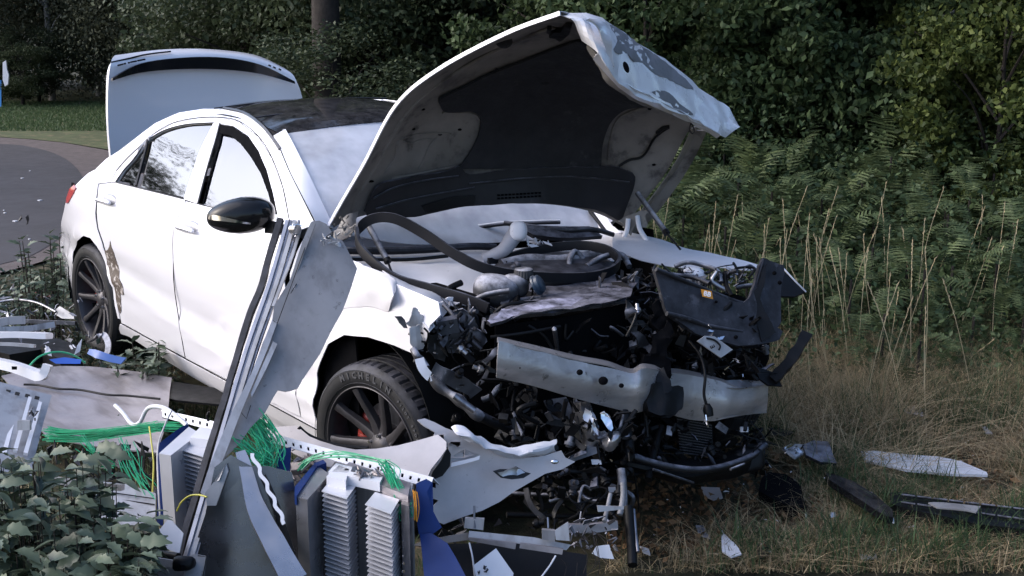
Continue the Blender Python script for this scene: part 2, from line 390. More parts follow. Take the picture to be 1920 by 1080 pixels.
# ground sheet with gentle relief near the car
N = 120; xs = [-200+400*i/N for i in range(N+1)]
V = []; F = []
R_ = np.concatenate([-np.geomspace(12, 300, 14)[::-1], np.linspace(-11, 11, 90), np.geomspace(12, 300, 14)])
for yy in R_:
    for xx in R_:
        p = Vector((xx, yy, 0)); near = 1.0 if xx > -4 else 0.0
        V.append((xx, yy, -0.012 + near*.02*noise.noise(p*1.3) - .008))
n_ = len(R_)
F = [(i*n_+j, i*n_+j+1, (i+1)*n_+j+1, (i+1)*n_+j) for i in range(n_-1) for j in range(n_-1)]
mesh_obj('ground', V, F, M_['soil'], smooth=0, origin=Vector((0, 0, 0)), kind='structure')
# road: a bend that comes in from the left, paler shoulder outside it, mown strip beyond
outer = [gr(-500, 262), gr(-250, 256), gr(0, 258), gr(60, 262), gr(120, 268), gr(200, 282), gr(300, 320), gr(300, 420)]
inner = [gr(200, 470), gr(120, 478), gr(60, 497), gr(0, 512), gr(-200, 560), gr(-500, 640), gr(-900, 640), gr(-900, 262)]
gnd('road_shoulder', [p for p in outer+inner], 0.004, M_['shoulder'])
road = cr([gr(-500, 276), gr(-200, 270), gr(0, 271), gr(60, 277), gr(110, 292), gr(145, 318), gr(160, 355), gr(150, 400), gr(120, 440), gr(60, 480), gr(0, 497), gr(-200, 545), gr(-500, 620)], 5)
gnd('road', road+[gr(-900, 620), gr(-900, 280)], 0.008, M_['asphalt'])
gnd('grass_verge', [gr(-600, 262), gr(-250, 255), gr(0, 257), gr(60, 261), gr(120, 267), gr(200, 280), gr(320, 300), gr(500, 200), gr(300, 170), gr(0, 170), gr(-600, 170)], 0.002, M_['lawn'])
# stone chips on the road
L = []
for k in range(7):
    p = gr(random.uniform(0, 130), random.uniform(310, 480)); s = random.uniform(.006, .018)
    L.append(box_vf((p.x, p.y, .012), Vector((s*1.3, s*.3, 0)), Vector((-s*.3, s, 0)), Vector((0, 0, .004))))
V, F = join_vf(L); mesh_obj('glass_chips', V, F, M_['white'], smooth=0, label='small pale glass chips scattered over the asphalt bend', cat='debris', kind='stuff')

# ================================================================ VEGETATION
LM = {
 'hazel': leafmat('hazel_leaf', (.016, .033, .015), (.10, .14, .06), .3, .50),
 'yellowgreen': leafmat('yellow_green_leaf', (.028, .045, .013), (.145, .175, .05), .35, .5),
 'dark': leafmat('dark_holly_leaf', (.016, .026, .014), (.072, .092, .046), .25, .5),
 'birch': leafmat('birch_leaf', (.026, .034, .022), (.11, .12, .08), .3, .6),
 'fern': leafmat('bracken_leaf', (.020, .034, .015), (.125, .16, .07), .25, .55),
 'laurel': leafmat('mahonia_leaf', (.030, .048, .034), (.115, .145, .095), .12, .32),
 'grass': leafmat('grass_blade', (.022, .045, .020), (.095, .145, .065), .3, .5),
 'straw': leafmat('dry_grass', (.15, .105, .055), (.64, .50, .30), .25, .6),
}
def leaves_mesh(name, C, size, nbias=(0, 0, .6), asp=.55, hang=0.0, fold=.25):
    """C: Nx3 centres; one folded four-point leaf each"""
    N = len(C); C = np.asarray(C)
    n = rng.normal(size=(N, 3)) + np.array(nbias); n /= np.linalg.norm(n, axis=1)[:, None]
    t = rng.normal(size=(N, 3)) + np.array([0, 0, -hang]); t -= n*(t*n).sum(1)[:, None]; t /= np.linalg.norm(t, axis=1)[:, None]
    b = np.cross(n, t); s = size*rng.uniform(.6, 1.25, N)[:, None]
    P = np.stack([C-t*s*.5, C+b*s*asp*.5+n*s*fold*.3-t*s*.05, C+t*s*.5, C-b*s*asp*.5+n*s*fold*.3-t*s*.05], 1)
    V = P.reshape(-1, 3); base = np.arange(N)*4
    T = np.stack([base, base+1, base+2, base, base+2, base+3], 1).reshape(-1, 3)
    return tri_mesh(name, V, T, np.repeat(rng.beta(2, 2.5, N), 4))
def tri_mesh(name, V, T, tint):
    me = bpy.data.meshes.new(name); nt = len(T)
    me.vertices.add(len(V)); me.vertices.foreach_set('co', np.asarray(V, np.float32).ravel())
    me.loops.add(nt*3); me.loops.foreach_set('vertex_index', np.asarray(T, np.int32).ravel())
    me.polygons.add(nt); me.polygons.foreach_set('loop_start', np.arange(nt, dtype=np.int32)*3)
    me.update(calc_edges=True)
    a = me.attributes.new('tint', 'FLOAT', 'POINT'); a.data.foreach_set('value', np.asarray(tint, np.float32))
    return me
def crown_points(N, rx, rz, nclump, cs, seed, droop=0):
    r = np.random.default_rng(seed); out = []
    cc = r.normal(size=(nclump, 3)); cc /= np.linalg.norm(cc, axis=1)[:, None]; cc *= r.uniform(.35, 1.0, nclump)[:, None]**.6
    cc *= np.array([rx, rx, rz]); per = N//nclump
    for c in cc:
        q = r.normal(size=(per, 3)); q /= np.linalg.norm(q, axis=1)[:, None]; q *= (r.uniform(0, 1, per)**.45)[:, None]
        s = cs*r.uniform(.6, 1.3); q *= np.array([s, s, s*(.65 if not droop else 1.7)])
        if droop: q[:, 2] -= droop*r.uniform(0, 1, per)**2
        out.append(c+q)
    return np.concatenate(out)
CROWNS = {}
def crown(kind, var, N, rx, rz, ncl, cs, size, **kw):
    k = (kind, var)
    if k not in CROWNS:
        CROWNS[k] = leaves_mesh('crown', crown_points(N, rx, rz, ncl, cs, hash((len(kind), var)) % 9999, kw.get('droop', 0)), size, asp=kw.get('asp', .6), hang=kw.get('hang', .8), nbias=kw.get('nbias', (0, 0, .7)))
        CROWNS[k].materials.append(LM[kw.get('mat', kind)])
    return CROWNS[k]
def plant_tree(name, px, D, cz, scl, kind, var, spec, label, cat, group, trunk_r=.07, bark='bark', lean=0, rot=None):
    base = G(px, D); root = empty(name, base, label, cat, group)
    me = crown(kind, var, *spec[0], **spec[1])
    o = bpy.data.objects.new('crown', me); COL.objects.link(o); o.parent = root; o.location = (0, 0, cz); o.scale = scl
    o.rotation_euler = (0, 0, rot if rot is not None else random.uniform(0, 6.28))
    h = cz+scl[2]*.6; L = [tube_vf([base+Vector((0, 0, -.05)), base+Vector((lean*.3, .05, h*.5)), base+Vector((lean, 0, h))], lambda t: trunk_r*(1-.75*t), 5, 8)]
    for k in range(7):
        a = k*2.4; z0 = h*(.25+.09*k); e = base+Vector((math.cos(a)*scl[0]*1.0, math.sin(a)*scl[0]*1.0, z0+.7)); s = base+Vector((lean*z0/h, 0, z0))
        L.append(tube_vf([s, s.lerp(e, .5)+Vector((0, 0, .12)), e], lambda t: trunk_r*.4*(1-.8*t), 4, 5))
    V, F = join_vf(L); mesh_obj('trunk', V, F, M_[bark], root, 50, origin=base)
    return root
HZ = ((24000, 1.25, 1.9, 80, .36, .078), dict(mat='hazel', hang=1.2))
HY = ((15000, 1.0, 1.5, 60, .30, .07), dict(mat='yellowgreen', hang=1.0))
DK = ((20000, 1.4, 1.9, 60, .45, .068), dict(mat='dark', hang=.6))
BI = ((26000, 2.4, 4.0, 90, .65, .085), dict(mat='birch', droop=1.6, hang=2.0))
FR = ((11000, 3.0, 4.5, 50, 1.1, .26), dict(mat='dark', hang=.5))
hz = [(1195, 10.2, 'behind the raised bonnet nose'), (1330, 11.0, 'right of the bonnet tip'), (1470, 10.4, 'left of centre in the hazel bank'), (1600, 11.2, 'in the middle of the hazel bank'),
      (1715, 10.3, 'between the hazel bank and the yellow bush'), (1080, 11.6, 'above the middle of the open bonnet'), (1400, 12.6, 'set back in the gap above the bracken'), (1650, 12.8, 'set back behind the hazel bank'), (1850, 12.4, 'set back in the top right corner')]
for i, (px, D, w) in enumerate(hz):
    s = random.uniform(.9, 1.12); plant_tree('hazel_bush', px, D, 1.75, (s, s, s*1.0), 'hazel', i % 3, HZ, 'broad leaved green hazel bush '+w, 'bush', 'hazel bushes along the wood edge', .05)
for i, (px, D, w) in enumerate([(1840, 9.0, 'nearest the right edge above the bracken'), (1925, 9.6, 'cut by the right edge of the photo'), (1770, 10.0, 'left of the other yellow green ones')]):
    plant_tree('yellow_green_bush', px, D, 1.55, (.8, .8, .85), 'yellowgreen', i % 2, HY, 'lighter yellow green bush '+w, 'bush', 'yellow green bushes at the right edge', .035)
dk = [(675, 14.4, 'right of the thick dark trunk'), (515, 14.8, 'left of the thick dark trunk'), (590, 15.5, 'beside the thick dark trunk'), (700, 14.2, 'just left of the raised bonnet'), (800, 14.8, 'behind the raised bonnet edge'), (900, 13.6, 'above the raised bonnet edge'), (1000, 14.6, 'above the bonnet peak'), (480, 16.4, 'behind the open boot lid'), (640, 17.4, 'deep in shade behind the trunk'), (760, 17, 'second row behind the roof'), (540, 18, 'second row behind the boot lid')]
for i, (px, D, w) in enumerate(dk):
    s = random.uniform(1.0, 1.25); plant_tree('dark_bush', px, D, 1.9, (s, s, s), 'dark', i % 3, DK, 'dark small leaved evergreen bush '+w, 'bush', 'dark evergreen bushes behind the car', .07)
bi = [(-60, 27.5, 'cut by the left edge'), (45, 28.5, 'nearest the left edge with a full crown'), (130, 27.5, 'hanging over the mown strip'), (215, 28.8, 'left of the boot lid'), (300, 27.2, 'behind the boot lid'), (390, 28.5, 'behind the middle of the boot lid'), (480, 27.8, 'behind the right end of the boot lid')]
for i, (px, D, w) in enumerate(bi):
    plant_tree('birch_tree', px, D, 4.4, (1, 1, .95), 'birch', i % 3, BI, 'drooping grey green birch '+w, 'tree', 'birches beyond the road', .09, 'birchbark')
for i, (px, D, w) in enumerate([(35, 26.3, 'short round'), (75, 26.0, 'small dark'), (105, 26.8, 'low spreading')]):
    plant_tree('verge_bush', px, D, .85, (.62, .62, .42), 'dark', i % 3, DK, w+' bush at the foot of the birches on the verge', 'bush', 'low bushes on the far verge', .05)
k = 0
for D, step in ((21, 170), (25, 190), (33, 210)):
    for px in range(-260 if D > 30 else 560, 2400, step):
        if D > 30 and -20 < px < 20: continue
        plant_tree('forest_tree', px+random.uniform(-40, 40), D+random.uniform(-1.5, 1.5), 5.2, (1.05, 1.05, 1.15), 'forest', k % 3, FR, 'tall dark woodland tree filling the shade behind the bushes', 'tree', 'woodland trees behind the bushes', .16); k += 1
for i in range(5):
    a = YAW-math.radians(46+13*i); q = CAM+Vector((math.cos(a), math.sin(a), 0))*(14+1.5*(i % 3))
    t_ = plant_tree('forest_tree', 3000, 20, 5.0, (1.05, 1.05, 1.15), 'forest', i % 3, FR, 'woodland tree outside the frame on the right', 'tree', 'woodland trees outside the frame', .16); t_.location = (q.x, q.y, 0)
plant_tree('low_dark_bush', 640, 11.9, .95, (.8, .8, .5), 'dark', 2, DK, 'low dark bush at the foot of the thick trunk', 'bush', None, .03)
b = G(626, 12.5)
root = empty('tree_trunk', b, 'thick bare brown trunk standing in the dark bushes above the car roof', 'tree')
V, F = tube_vf([b, b+Vector((.03, 0, 2)), b+Vector((-.05, .1, 5)), b+Vector((0, 0, 8))], lambda t: .17*(1-.4*t), 6, 12); mesh_obj('trunk', V, F, M_['bark'], root, 60, origin=b)
o = bpy.data.objects.new('crown', crown('forest', 1, *FR[0], **FR[1])); COL.objects.link(o); o.parent = root; o.location = (0, 0, 8); o.scale = (.7, .7, .7)
# bare branch top right
tube('bare_branch', [at(1750, 40, 9.2), at(1790, 22, 9.3), at(1830, 8, 9.5), at(1900, -30, 9.8), at(1990, -60, 10.2)], lambda t: .012+.02*t, M_['birchbark'], label='pale bare branch crossing the dark gap in the top right corner', cat='branch')
# tree standing out on the left, seen mirrored in the side windows
t_ = plant_tree('roadside_tree', -1550, 16, 4.5, (1.15, 1.15, .72), 'dark', 1, DK, 'roadside tree beyond the left edge, seen mirrored in the rear side window', 'tree', None, .10); t_.location = (-15.2, -4.9, 0)
t_ = plant_tree('roadside_tree', -1600, 16, 3.4, (1.4, 1.4, .8), 'dark', 2, DK, 'low tree beyond the left edge, mirrored in the small rear quarter window', 'tree', None, .10); t_.location = (-16.8, -5.4, 0)
# sign and white panel far left
b = G(1.0, 24.5); root = empty('road_sign', b, 'blue road sign on a thin post cut by the left edge', 'sign')
tube('post', [b, b+Vector((0, 0, 1.2))], .03, M_['bark'], root, n=1)
cc = at(-6, 180, 25.2); box('sign_plate', cc, RT*.10, UP*.34, FW*.008, mat('sign_blue', (.02, .20, .55), .4), root)
sheet('white_board', [(5, 117), (11, 113), (13, 130), (16, 140), (15, 158), (9, 162), (5, 150)], ((5, 117, 24.3), (16, 117, 24.3), (5, 150, 24.3)), M_['white'], thick=.05, label='small white panel glimpsed between the trees at the left edge', cat='panel')

# ---- bracken ferns
def frond_mesh(seed, L=1.0):
    r = random.Random(seed); V = []; T = []; tn = []
    def tri(a, b, c, t):
        o = len(V); V.extend([a, b, c]); T.append((o, o+1, o+2)); tn.extend([t]*3)
    def sp(u): return Vector((u*L*.8, math.sin(u*2.2)*.03, L*(.55*u-.42*u*u*u*1.0)))
    n = 13
    for i in range(n*3):
        a, b = sp(i/(n*3)), sp((i+1)/(n*3)); tri(a+Vector((0, .004, 0)), a-Vector((0, .004, 0)), b, .7)
    for i in range(n):
        u = .16+.84*i/n; p = sp(u); tg = (sp(min(1, u+.03))-p).normalized()
        wl = L*.34*math.sin(math.pi*min(1, .18+.80*(1-u)*1.05))**.8*(1-u*.55)
        for s in (-1, 1):
            d = (Vector((.45, s*1.0, r.uniform(-.15, .12)))).normalized(); m = 6
            tt = r.uniform(.25, .8); lift = Vector((0, 0, 1))
            pr = None
            for k in range(m+1):
                f = k/m; q = p+d*wl*f+Vector((0, 0, -.16*wl*f*f)); hw = wl*.125*(1-f)**.7*(1.0 if k % 2 else .62)+.0006
                cur = (q-tg*hw+lift*hw*.35, q, q+tg*hw+lift*hw*.35)
                if pr:
                    t1 = min(1, max(0, tt+r.uniform(-.15, .15)))
                    for x, y in ((0, 1), (1, 2)):
                        tri(pr[x], pr[y], cur[y], t1); tri(pr[x], cur[y], cur[x], t1)
                pr = cur
    me = tri_mesh('frond', V, T, tn); me.materials.append(LM['fern']); return me
FRONDS = [frond_mesh(s) for s in (1, 2, 3, 4)]
def fern(px, D, s, label):
    b = G(px, D); root = empty('bracken_fern', b, label, 'fern', 'bracken ferns under the hazel bushes')
    n = 16
    for k in range(n):
        o = bpy.data.objects.new('frond', random.choice(FRONDS)); COL.objects.link(o); o.parent = root
        a = 2*math.pi*k/n*3+random.uniform(-.4, .4); t = random.uniform(-.2, 1.1)
        r_ = random.uniform(0, .3); o.location = (math.cos(k*2.4)*r_, math.sin(k*2.4)*r_, s*random.uniform(.1, .80)); q = s*random.uniform(.26, .52); o.scale = (q, q, q)
        o.rotation_euler = (random.uniform(-.25, .25), -t*.8, a)
    tube('stem', [b, b+Vector((0, 0, s*.75))], .008, M_['bark'], root, n=1, seg=5)
for D, s, st, lo, hi in ((6.2, .55, 100, 1640, 1980), (6.8, .72, 75, 1420, 1990), (7.4, .90, 66, 1300, 2000), (8.1, 1.02, 62, 1200, 2020), (8.8, 1.14, 62, 1170, 2020), (9.6, 1.18, 70, 1150, 2040)):
    for px in range(lo, hi, st):
        row = {6.2: 'lowest front row', 6.8: 'low second row', 7.4: 'third row', 8.1: 'middle row', 8.8: 'tall fifth row', 9.6: 'tallest back row'}[D]; w = 'beside the wreck' if px < 1480 else ('in the middle' if px < 1740 else 'at the right edge')
        fern(px+random.uniform(-25, 25), D+random.uniform(-.3, .3), s*random.uniform(.82, 1.18), 'green bracken fern in the '+row+' of the bank, '+w)

# ---- grass
def blades(N, region, hmin, hmax, w, lean=.5, clump=0, seg=3, mask=None):
    """region: function(n)-> Nx2"""
    B = region(N); N = len(B); h = rng.uniform(hmin, hmax, N); a = rng.uniform(0, 2*np.pi, N); la = rng.uniform(0, 2*np.pi, N); ln = rng.uniform(.1, lean, N)*h
    side = np.stack([np.cos(a), np.sin(a), np.zeros(N)], 1); ld = np.stack([np.cos(la), np.sin(la), np.zeros(N)], 1)
    P = []
    for k in range(seg+1):
        t = k/seg; c = np.stack([B[:, 0], B[:, 1], np.zeros(N)], 1) + ld*(ln*t*t)[:, None] + np.array([0, 0, 1])*(h*(t-.25*t*t*np.minimum(1, ln/h)))[:, None]
        ww = w*(1-t*.9) if k < seg else 0
        if k < seg: P += [c-side*ww/2, c+side*ww/2]
        else: P += [c]
    nv = len(P); V = np.stack(P, 1).reshape(-1, 3); base = (np.arange(N)*nv)[:, None]; tr = []
    for k in range(seg-1):
        o = 2*k; tr += [[o, o+1, o+3], [o, o+3, o+2]]
    tr += [[2*(seg-1), 2*(seg-1)+1, 2*seg]]
    T = (base[:, :, None]+np.array(tr)[None]).reshape(-1, 3)
    return V, T, np.repeat(rng.beta(2, 2, N), nv)
def reg(poly_px, clump=0.0, cs=.25):
    """random ground points inside a region given by (px range, D range)"""
    (p0, p1, d0, d1) = poly_px
    def f(n):
        D = np.sqrt(rng.uniform(d0*d0, d1*d1, n)); px = rng.uniform(p0, p1, n)
        P = np.array(CAM)[None]+np.array(FH)[None]*D[:, None]+np.array(RT)[None]*((px-960)/FPX*D/math.cos(PITCH))[:, None]
        if clump:
            keep = np.array([noise.noise(Vector((p[0]*3, p[1]*3, 3.3)))+.25*noise.noise(Vector((p[0]*11, p[1]*11, 1))) for p in P]) > clump-.5*rng.uniform(0, 1, n)
            P = P[keep]
        return P[:, :2]
    return f
def incar(B): return (B[:, 0] > -3.6) & (B[:, 0] < .95) & (np.abs(B[:, 1]) < .9)
def grass_obj(name, parts, m, **kw):
    Vs, Ts, tn, o = [], [], [], 0
    for V, T, t in parts: Vs.append(V); Ts.append(T+o); tn.append(t); o += len(V)
    me = tri_mesh(name, np.concatenate(Vs), np.concatenate(Ts), np.concatenate(tn)); me.materials.append(LM[m])
    return link(name, me, None, kind='stuff', **kw)
def nocar(f):
    def g(n):
        B = f(n); return B[~incar(B)]
    return g
grass_obj('green_grass', [blades(9000, nocar(reg((1150, 2100, 4.1, 6.0), .32)), .10, .24, .008, .9), blades(26000, nocar(reg((1180, 2100, 4.1, 6.2), .12)), .05, .16, .006, .9), blades(24000, nocar(reg((1300, 2200, 5.4, 9.0), .1)), .10, .42, .006, .9),
                          blades(16000, reg((-1500, 900, 2.6, 6.0), .1), .04, .12, .006, .9)], 'grass', label='low green grass in tufts over the ground right of the wreck', cat='grass')
grass_obj('dry_grass', [blades(8000, nocar(reg((1360, 2050, 4.9, 6.8), .12)), .12, .40, .0045, 3.2), blades(70000, nocar(reg((1080, 2100, 4.1, 6.6), -.1)), .02, .14, .004, 2.8), blades(16000, nocar(reg((1250, 2000, 5.7, 7.4), .16)), .10, .38, .0035, 1.5),
                        blades(5500, nocar(reg((1400, 1720, 5.4, 6.6))), .12, .45, .0035, 1.4), blades(6000, reg((-700, 400, 3.2, 7.2), .1), .02, .08, .004, 2.0)], 'straw', label='straw coloured dry grass tangled over the ground beside the wreck', cat='grass')
grass_obj('verge_grass', [blades(30000, reg((-80, 420, 20.5, 27)), .02, .07, .02, .8)], 'grass', label='short mown grass of the strip beyond the road', cat='grass')
me = leaves_mesh('undergrowth', np.array([tuple(G(rng.uniform(1230, 2050), rng.uniform(6.0, 8.0), abs(rng.normal(0, .20)))) for _ in range(15000)]), .045, nbias=(0, 0, 1.3)); me.materials.append(LM['hazel'])
link('undergrowth', me, None, label='low dark green bramble and weed leaves under the bracken at the right', cat='undergrowth', kind='stuff')
me = leaves_mesh('bramble_leaves', np.array([tuple(G(rng.uniform(1200, 2060), D_, max(0, rng.uniform(.1, 1.0)*(.55+.30*(D_-6.4))))) for D_ in rng.uniform(6.5, 9.6, 12000)]), .052, nbias=(0, 0, 1.0)); me.materials.append(LM['hazel'])
link('bramble_leaves', me, None, label='bramble and sapling leaves mixed through the bracken bank', cat='undergrowth', kind='stuff')
me = leaves_mesh('ground_ivy', np.array([tuple(G(rng.uniform(-300, 330), rng.uniform(5.2, 9.2), abs(rng.normal(0, .05)))) for _ in range(9000)]), .045, nbias=(0, 0, 1.3)); me.materials.append(LM['laurel'])
link('ground_ivy', me, None, label='creeping ivy and weeds over the soil between road and debris', cat='ground cover', kind='stuff')
# seed heads: tall pale stalks
parts = []
V = []; T = []; tn = []
def stalk(base, top, bend):
    pts = cr([base, base.lerp(top, .35)+bend*.06, base.lerp(top, .7)+bend*.3, top+bend*.75], 5); sd = RT
    def tri(a, b, c, t):
        o = len(V); V.extend([a, b, c]); T.append((o, o+1, o+2)); tn.extend([t]*3)
    for i in range(len(pts)-1):
        w = .0016; tri(pts[i]-sd*w, pts[i]+sd*w, pts[i+1]+sd*w, .6); tri(pts[i]-sd*w, pts[i+1]+sd*w, pts[i+1]-sd*w, .6)
    m = len(pts); s0 = int(m*.68)
    for i in range(s0, m-1):
        for k in range(5):
            p = pts[i].lerp(pts[i+1], k/5); d = (pts[i+1]-pts[i]).normalized()
            o = Vector((random.uniform(-1, 1), random.uniform(-1, 1), random.uniform(-.3, .6)))*.005
            tri(p-d*.004, p+o+d*.006, p+o*.8+d*.020, random.uniform(.6, 1))
for px, py, Z in [(1735, 345, 6.9), (1480, 335, 6.6), (1370, 365, 6.5), (1510, 385, 6.3), (1420, 400, 6.4), (1540, 440, 6.3), (1620, 415, 6.5), (1595, 430, 6.5), (1340, 405, 6.6), (1460, 410, 6.2), (1250, 370, 6.9),
                  (1500, 480, 6.1), (1760, 460, 6.0), (1660, 520, 5.9), (1895, 375, 7.0), (1870, 440, 6.8), (1710, 555, 5.9), (1530, 430, 6.4), (1490, 440, 6.3), (1310, 420, 6.5), (1350, 440, 6.4), (1400, 470, 6.1), (1545, 340, 7.0), (1650, 330, 7.2), (1240, 400, 6.8), (1690, 500, 6.3)]:
    for j in range(2):
        top = at(px+random.uniform(-14, 14)*(j > 0)*2, py+random.uniform(-5, 60)*(j > 0), Z+random.uniform(-.1, .2)); b = Vector((top.x+random.uniform(-.2, .2), top.y+random.uniform(-.2, .2), 0))
        stalk(b, top, RT*random.uniform(-.12, .16)+Vector((0, 0, random.uniform(-.06, .0))))
for j in range(45):
    p = G(random.uniform(1200, 1960), random.uniform(5.8, 7.8)); h = random.uniform(.3, .95); stalk(p, p+Vector((random.uniform(-.2, .2), random.uniform(-.2, .2), h)), RT*random.uniform(-.25, .25)+Vector((0, 0, random.uniform(-.04, .0))))
me = tri_mesh('seed_stalks', V, T, tn); me.materials.append(LM['straw'])
link('seed_stalks', me, None, label='tall pale grass stalks with seed heads standing before the bracken', cat='grass', kind='stuff')

# ---- broad leaved shrub at the bottom left: large leaves are parts
def leaf_mesh(seed, spiky=True):
    r = random.Random(seed); V = []; F = []; n = 7; L = 1.0
    for i in range(n+1):
        u = i/n; w = .24*math.sin(math.pi*min(1, u**.8*.94+.03))**1.0; w *= (1.25 if (spiky and i % 2) else .80); z = -.28*u*u+r.uniform(-.02, .02)
        V += [Vector((u*L, -w, z+.09*w/.26)), Vector((u*L, 0, z)), Vector((u*L, w, z+.09*w/.26))]
    F = [q for i in range(n) for q in ((i*3, i*3+3, i*3+4), (i*3, i*3+4, i*3+1), (i*3+1, i*3+4, i*3+5), (i*3+1, i*3+5, i*3+2))]
    me = tri_mesh('leaf', V, F, [r.uniform(.1, .9)]*len(V)); me.materials.append(LM['laurel']); me.polygons.foreach_set('use_smooth', [True]*len(F)); return me
LEAVES = [leaf_mesh(s, s % 3 > 0) for s in range(9)]
def leafy(name, centres, size, nparts, label, cat, base, stem_r=.006, upr=.5):
    root = empty(name, base, label, cat); acc = []; stems = []; count = 0
    L = []
    for (c, hgt) in centres:
        foot = Vector((base[0]+(c.x-base[0])*.85, base[1]+(c.y-base[1])*.85, 0))
        stems.append(tube_vf([foot, foot.lerp(c, .6)+Vector((0, 0, .05)), c], lambda t: stem_r*(1-.6*t), 4, 5))
        for k in range(9):
            t = k/8; p = foot.lerp(c, .55+.45*t+(.02 if k > 6 else 0)); a = k*2.4+random.uniform(-.4, .4)
            L.append((p, a, random.uniform(-.5, .35)+upr*t, size*random.uniform(.7, 1.2)))
    V, F = join_vf(stems); mesh_obj('stem', V, F, M_['bark'], root, 50)
    L.sort(key=lambda q: (q[0]-CAM).dot(FW))
    rest = []
    for p, a, tilt, s in L:
        Mx = Matrix.Translation(p) @ Matrix.Rotation(a, 4, 'Z') @ Matrix.Rotation(-tilt, 4, 'Y') @ Matrix.Rotation(random.uniform(-.9, .9), 4, 'X') @ Matrix.Scale(s, 4)
        me = random.choice(LEAVES)
        if count < nparts:
            o = bpy.data.objects.new('leaf', me); COL.objects.link(o); o.parent = root; o.matrix_local = Matrix.Translation(-Vector(base)) @ Mx; count += 1
        else:
            rest.append((me, Mx))
    if rest:
        Vv, Tt, tn, off = [], [], [], 0
        for me, Mx in rest:
            vs = [Mx @ v.co for v in me.vertices]; Vv += vs; Tt += [tuple(i+off for i in p.vertices) for p in me.polygons]; tn += [random.uniform(.1, .9)]*len(vs); off += len(vs)
        m2 = tri_mesh('foliage', [v-Vector(base) for v in Vv], Tt, tn); m2.materials.append(LM['laurel']); m2.polygons.foreach_set('use_smooth', [True]*len(Tt))
        o = bpy.data.objects.new('foliage', m2); COL.objects.link(o); o.parent = root; o['kind'] = 'stuff'
    return root
cs_ = []
for k in range(240):
    px = random.uniform(-60, 285); top = 815 if px < 220 else 940
    py = random.uniform(top+25 if px > 60 else 850, 1120); Z = 3.55-(py-800)/320*.55+random.uniform(-.12, .12)
    if (px > 190 and py < 960 and random.random() < .75) or (px > 110 and py < 850 and random.random() < .5): continue
    cs_.append((at(px, py, Z), 0))
leafy('mahonia_shrub', cs_, .074, 290, 'grey green broad leaved shrub filling the bottom left corner in front of the debris', 'shrub', (at(60, 1300, 3.3).x, at(60, 1300, 3.3).y, 0), .003, .2)
cs_ = [(at(random.uniform(35, 115), random.uniform(430, 560), random.uniform(7.3, 8.0)), 0) for k in range(26)]
b0 = gr(75, 590); leafy('sapling', cs_, .07, 120, 'small leafy sapling with bare twigs at the road edge left of the rear wheel', 'plant', (b0.x, b0.y, 0))
cs_ = [(at(random.uniform(215, 300), random.uniform(640, 700), random.uniform(6.2, 6.6)), 0) for k in range(14)]
b0 = gr(255, 720); leafy('weed_clump', cs_, .07, 60, 'bright green weeds growing under the sill behind the rear wheel', 'plant', (b0.x, b0.y, 0))
cs_ = [(at(random.uniform(-10, 130), random.uniform(520, 620), random.uniform(7.2, 8.4)), 0) for k in range(34)]
b0 = gr(40, 620); leafy('ivy_patch', cs_, .055, 200, 'low ivy patch on the ground between the road and the metal debris', 'plant', (b0.x, b0.y, 0))
M_['letter'] = mat('worn_lettering', (.06, .06, .066), .5)
# ================================================================ THE CAR  (x forward, -y towards the camera side)
PROF = [(.10, .80), (.16, .86), (.25, .905), (.29, .925), (.32, .925), (.42, .938), (.52, .940), (.75, .955), (.93, .950), (1.00, .930), (1.06, .905), (1.10, .875), (1.14, .850), (1.38, .700), (1.46, .640), (1.52, .590), (1.57, .50), (1.62, .40)]
def ysec(z):
    if z <= PROF[0][0]: return PROF[0][1]
    for (a, b), (c, d) in zip(PROF, PROF[1:]):
        if z <= c:
            t = (z-a)/(c-a); return b+(d-b)*t
    return PROF[-1][1]
def ybody(x, z):
    y = sum(ysec(z+d) for d in (-.02, -.01, 0, .01, .02))/5
    if x < -2.95: y -= .11*min(1.4, (-2.95-x))**2/.8
    if x > .25: y -= .20*(x-.25)**2
    # swept lower flank crease: fades towards the front
    zc = .40+.16*max(0, min(1, (-1.0-x)/1.6))
    y += .010*math.exp(-((z-zc)/.035)**2) - .012*math.exp(-((z-zc-.09)/.06)**2)
    # upper crease through the handles
    zu = .98-.03*(x+1.5)/1.5
    y += .006*math.exp(-((z-zu)/.02)**2)
    # flared arches
    for cx in (0, -3.1):
        r = math.hypot(x-cx, z-.352); y += .012*math.exp(-((r-.41)/.05)**2)
    return y
def side(px, py, off=0.0):
    y = .93
    for _ in range(14):
        p = on(px, py, 1, -y-off); y = .5*y+.5*ybody(p.x, p.z)
    return on(px, py, 1, -y-off)
def XZ(L):
    out = []
    for q in L:
        if len(q) == 3: out.append((q[1], q[2]))
        else: p = side(*q); out.append((p.x, p.z))
    return out
def sidepanel(name, L, m, parent, off=0.0, thick=.003, g=.045, crumple=0, smooth=30, jag=0, **kw):
    bm = polysurf(XZ(L), g, lambda x, z: Vector((x, -ybody(x, z)-off, z)), crump(crumple, 5) if crumple else None, jag)
    bmesh.ops.recalc_face_normals(bm, faces=bm.faces)
    if sum(f.normal.y for f in bm.faces) > 0: bmesh.ops.reverse_faces(bm, faces=bm.faces)
    bm.normal_update(); thicken(bm, thick)
    return from_bm(name, bm, m, parent, 0, smooth, **kw)
def mirror_of(o, name=None):
    me = o.data.copy(); me.transform(Matrix.Scale(-1, 4, (0, 1, 0))); me.flip_normals()
    c = bpy.data.objects.new(name or o.name.split('.')[0], me); COL.objects.link(c); c.parent = o.parent
    w = worg(o); w = Vector((w.x, -w.y, w.z)); ORG[c.name] = w; c.location = w-worg(o.parent); return c
CAR = empty('wrecked_car', (-1.5, 0, 0), 'white saloon car with crushed front, raised bonnet and open boot lid', 'car')
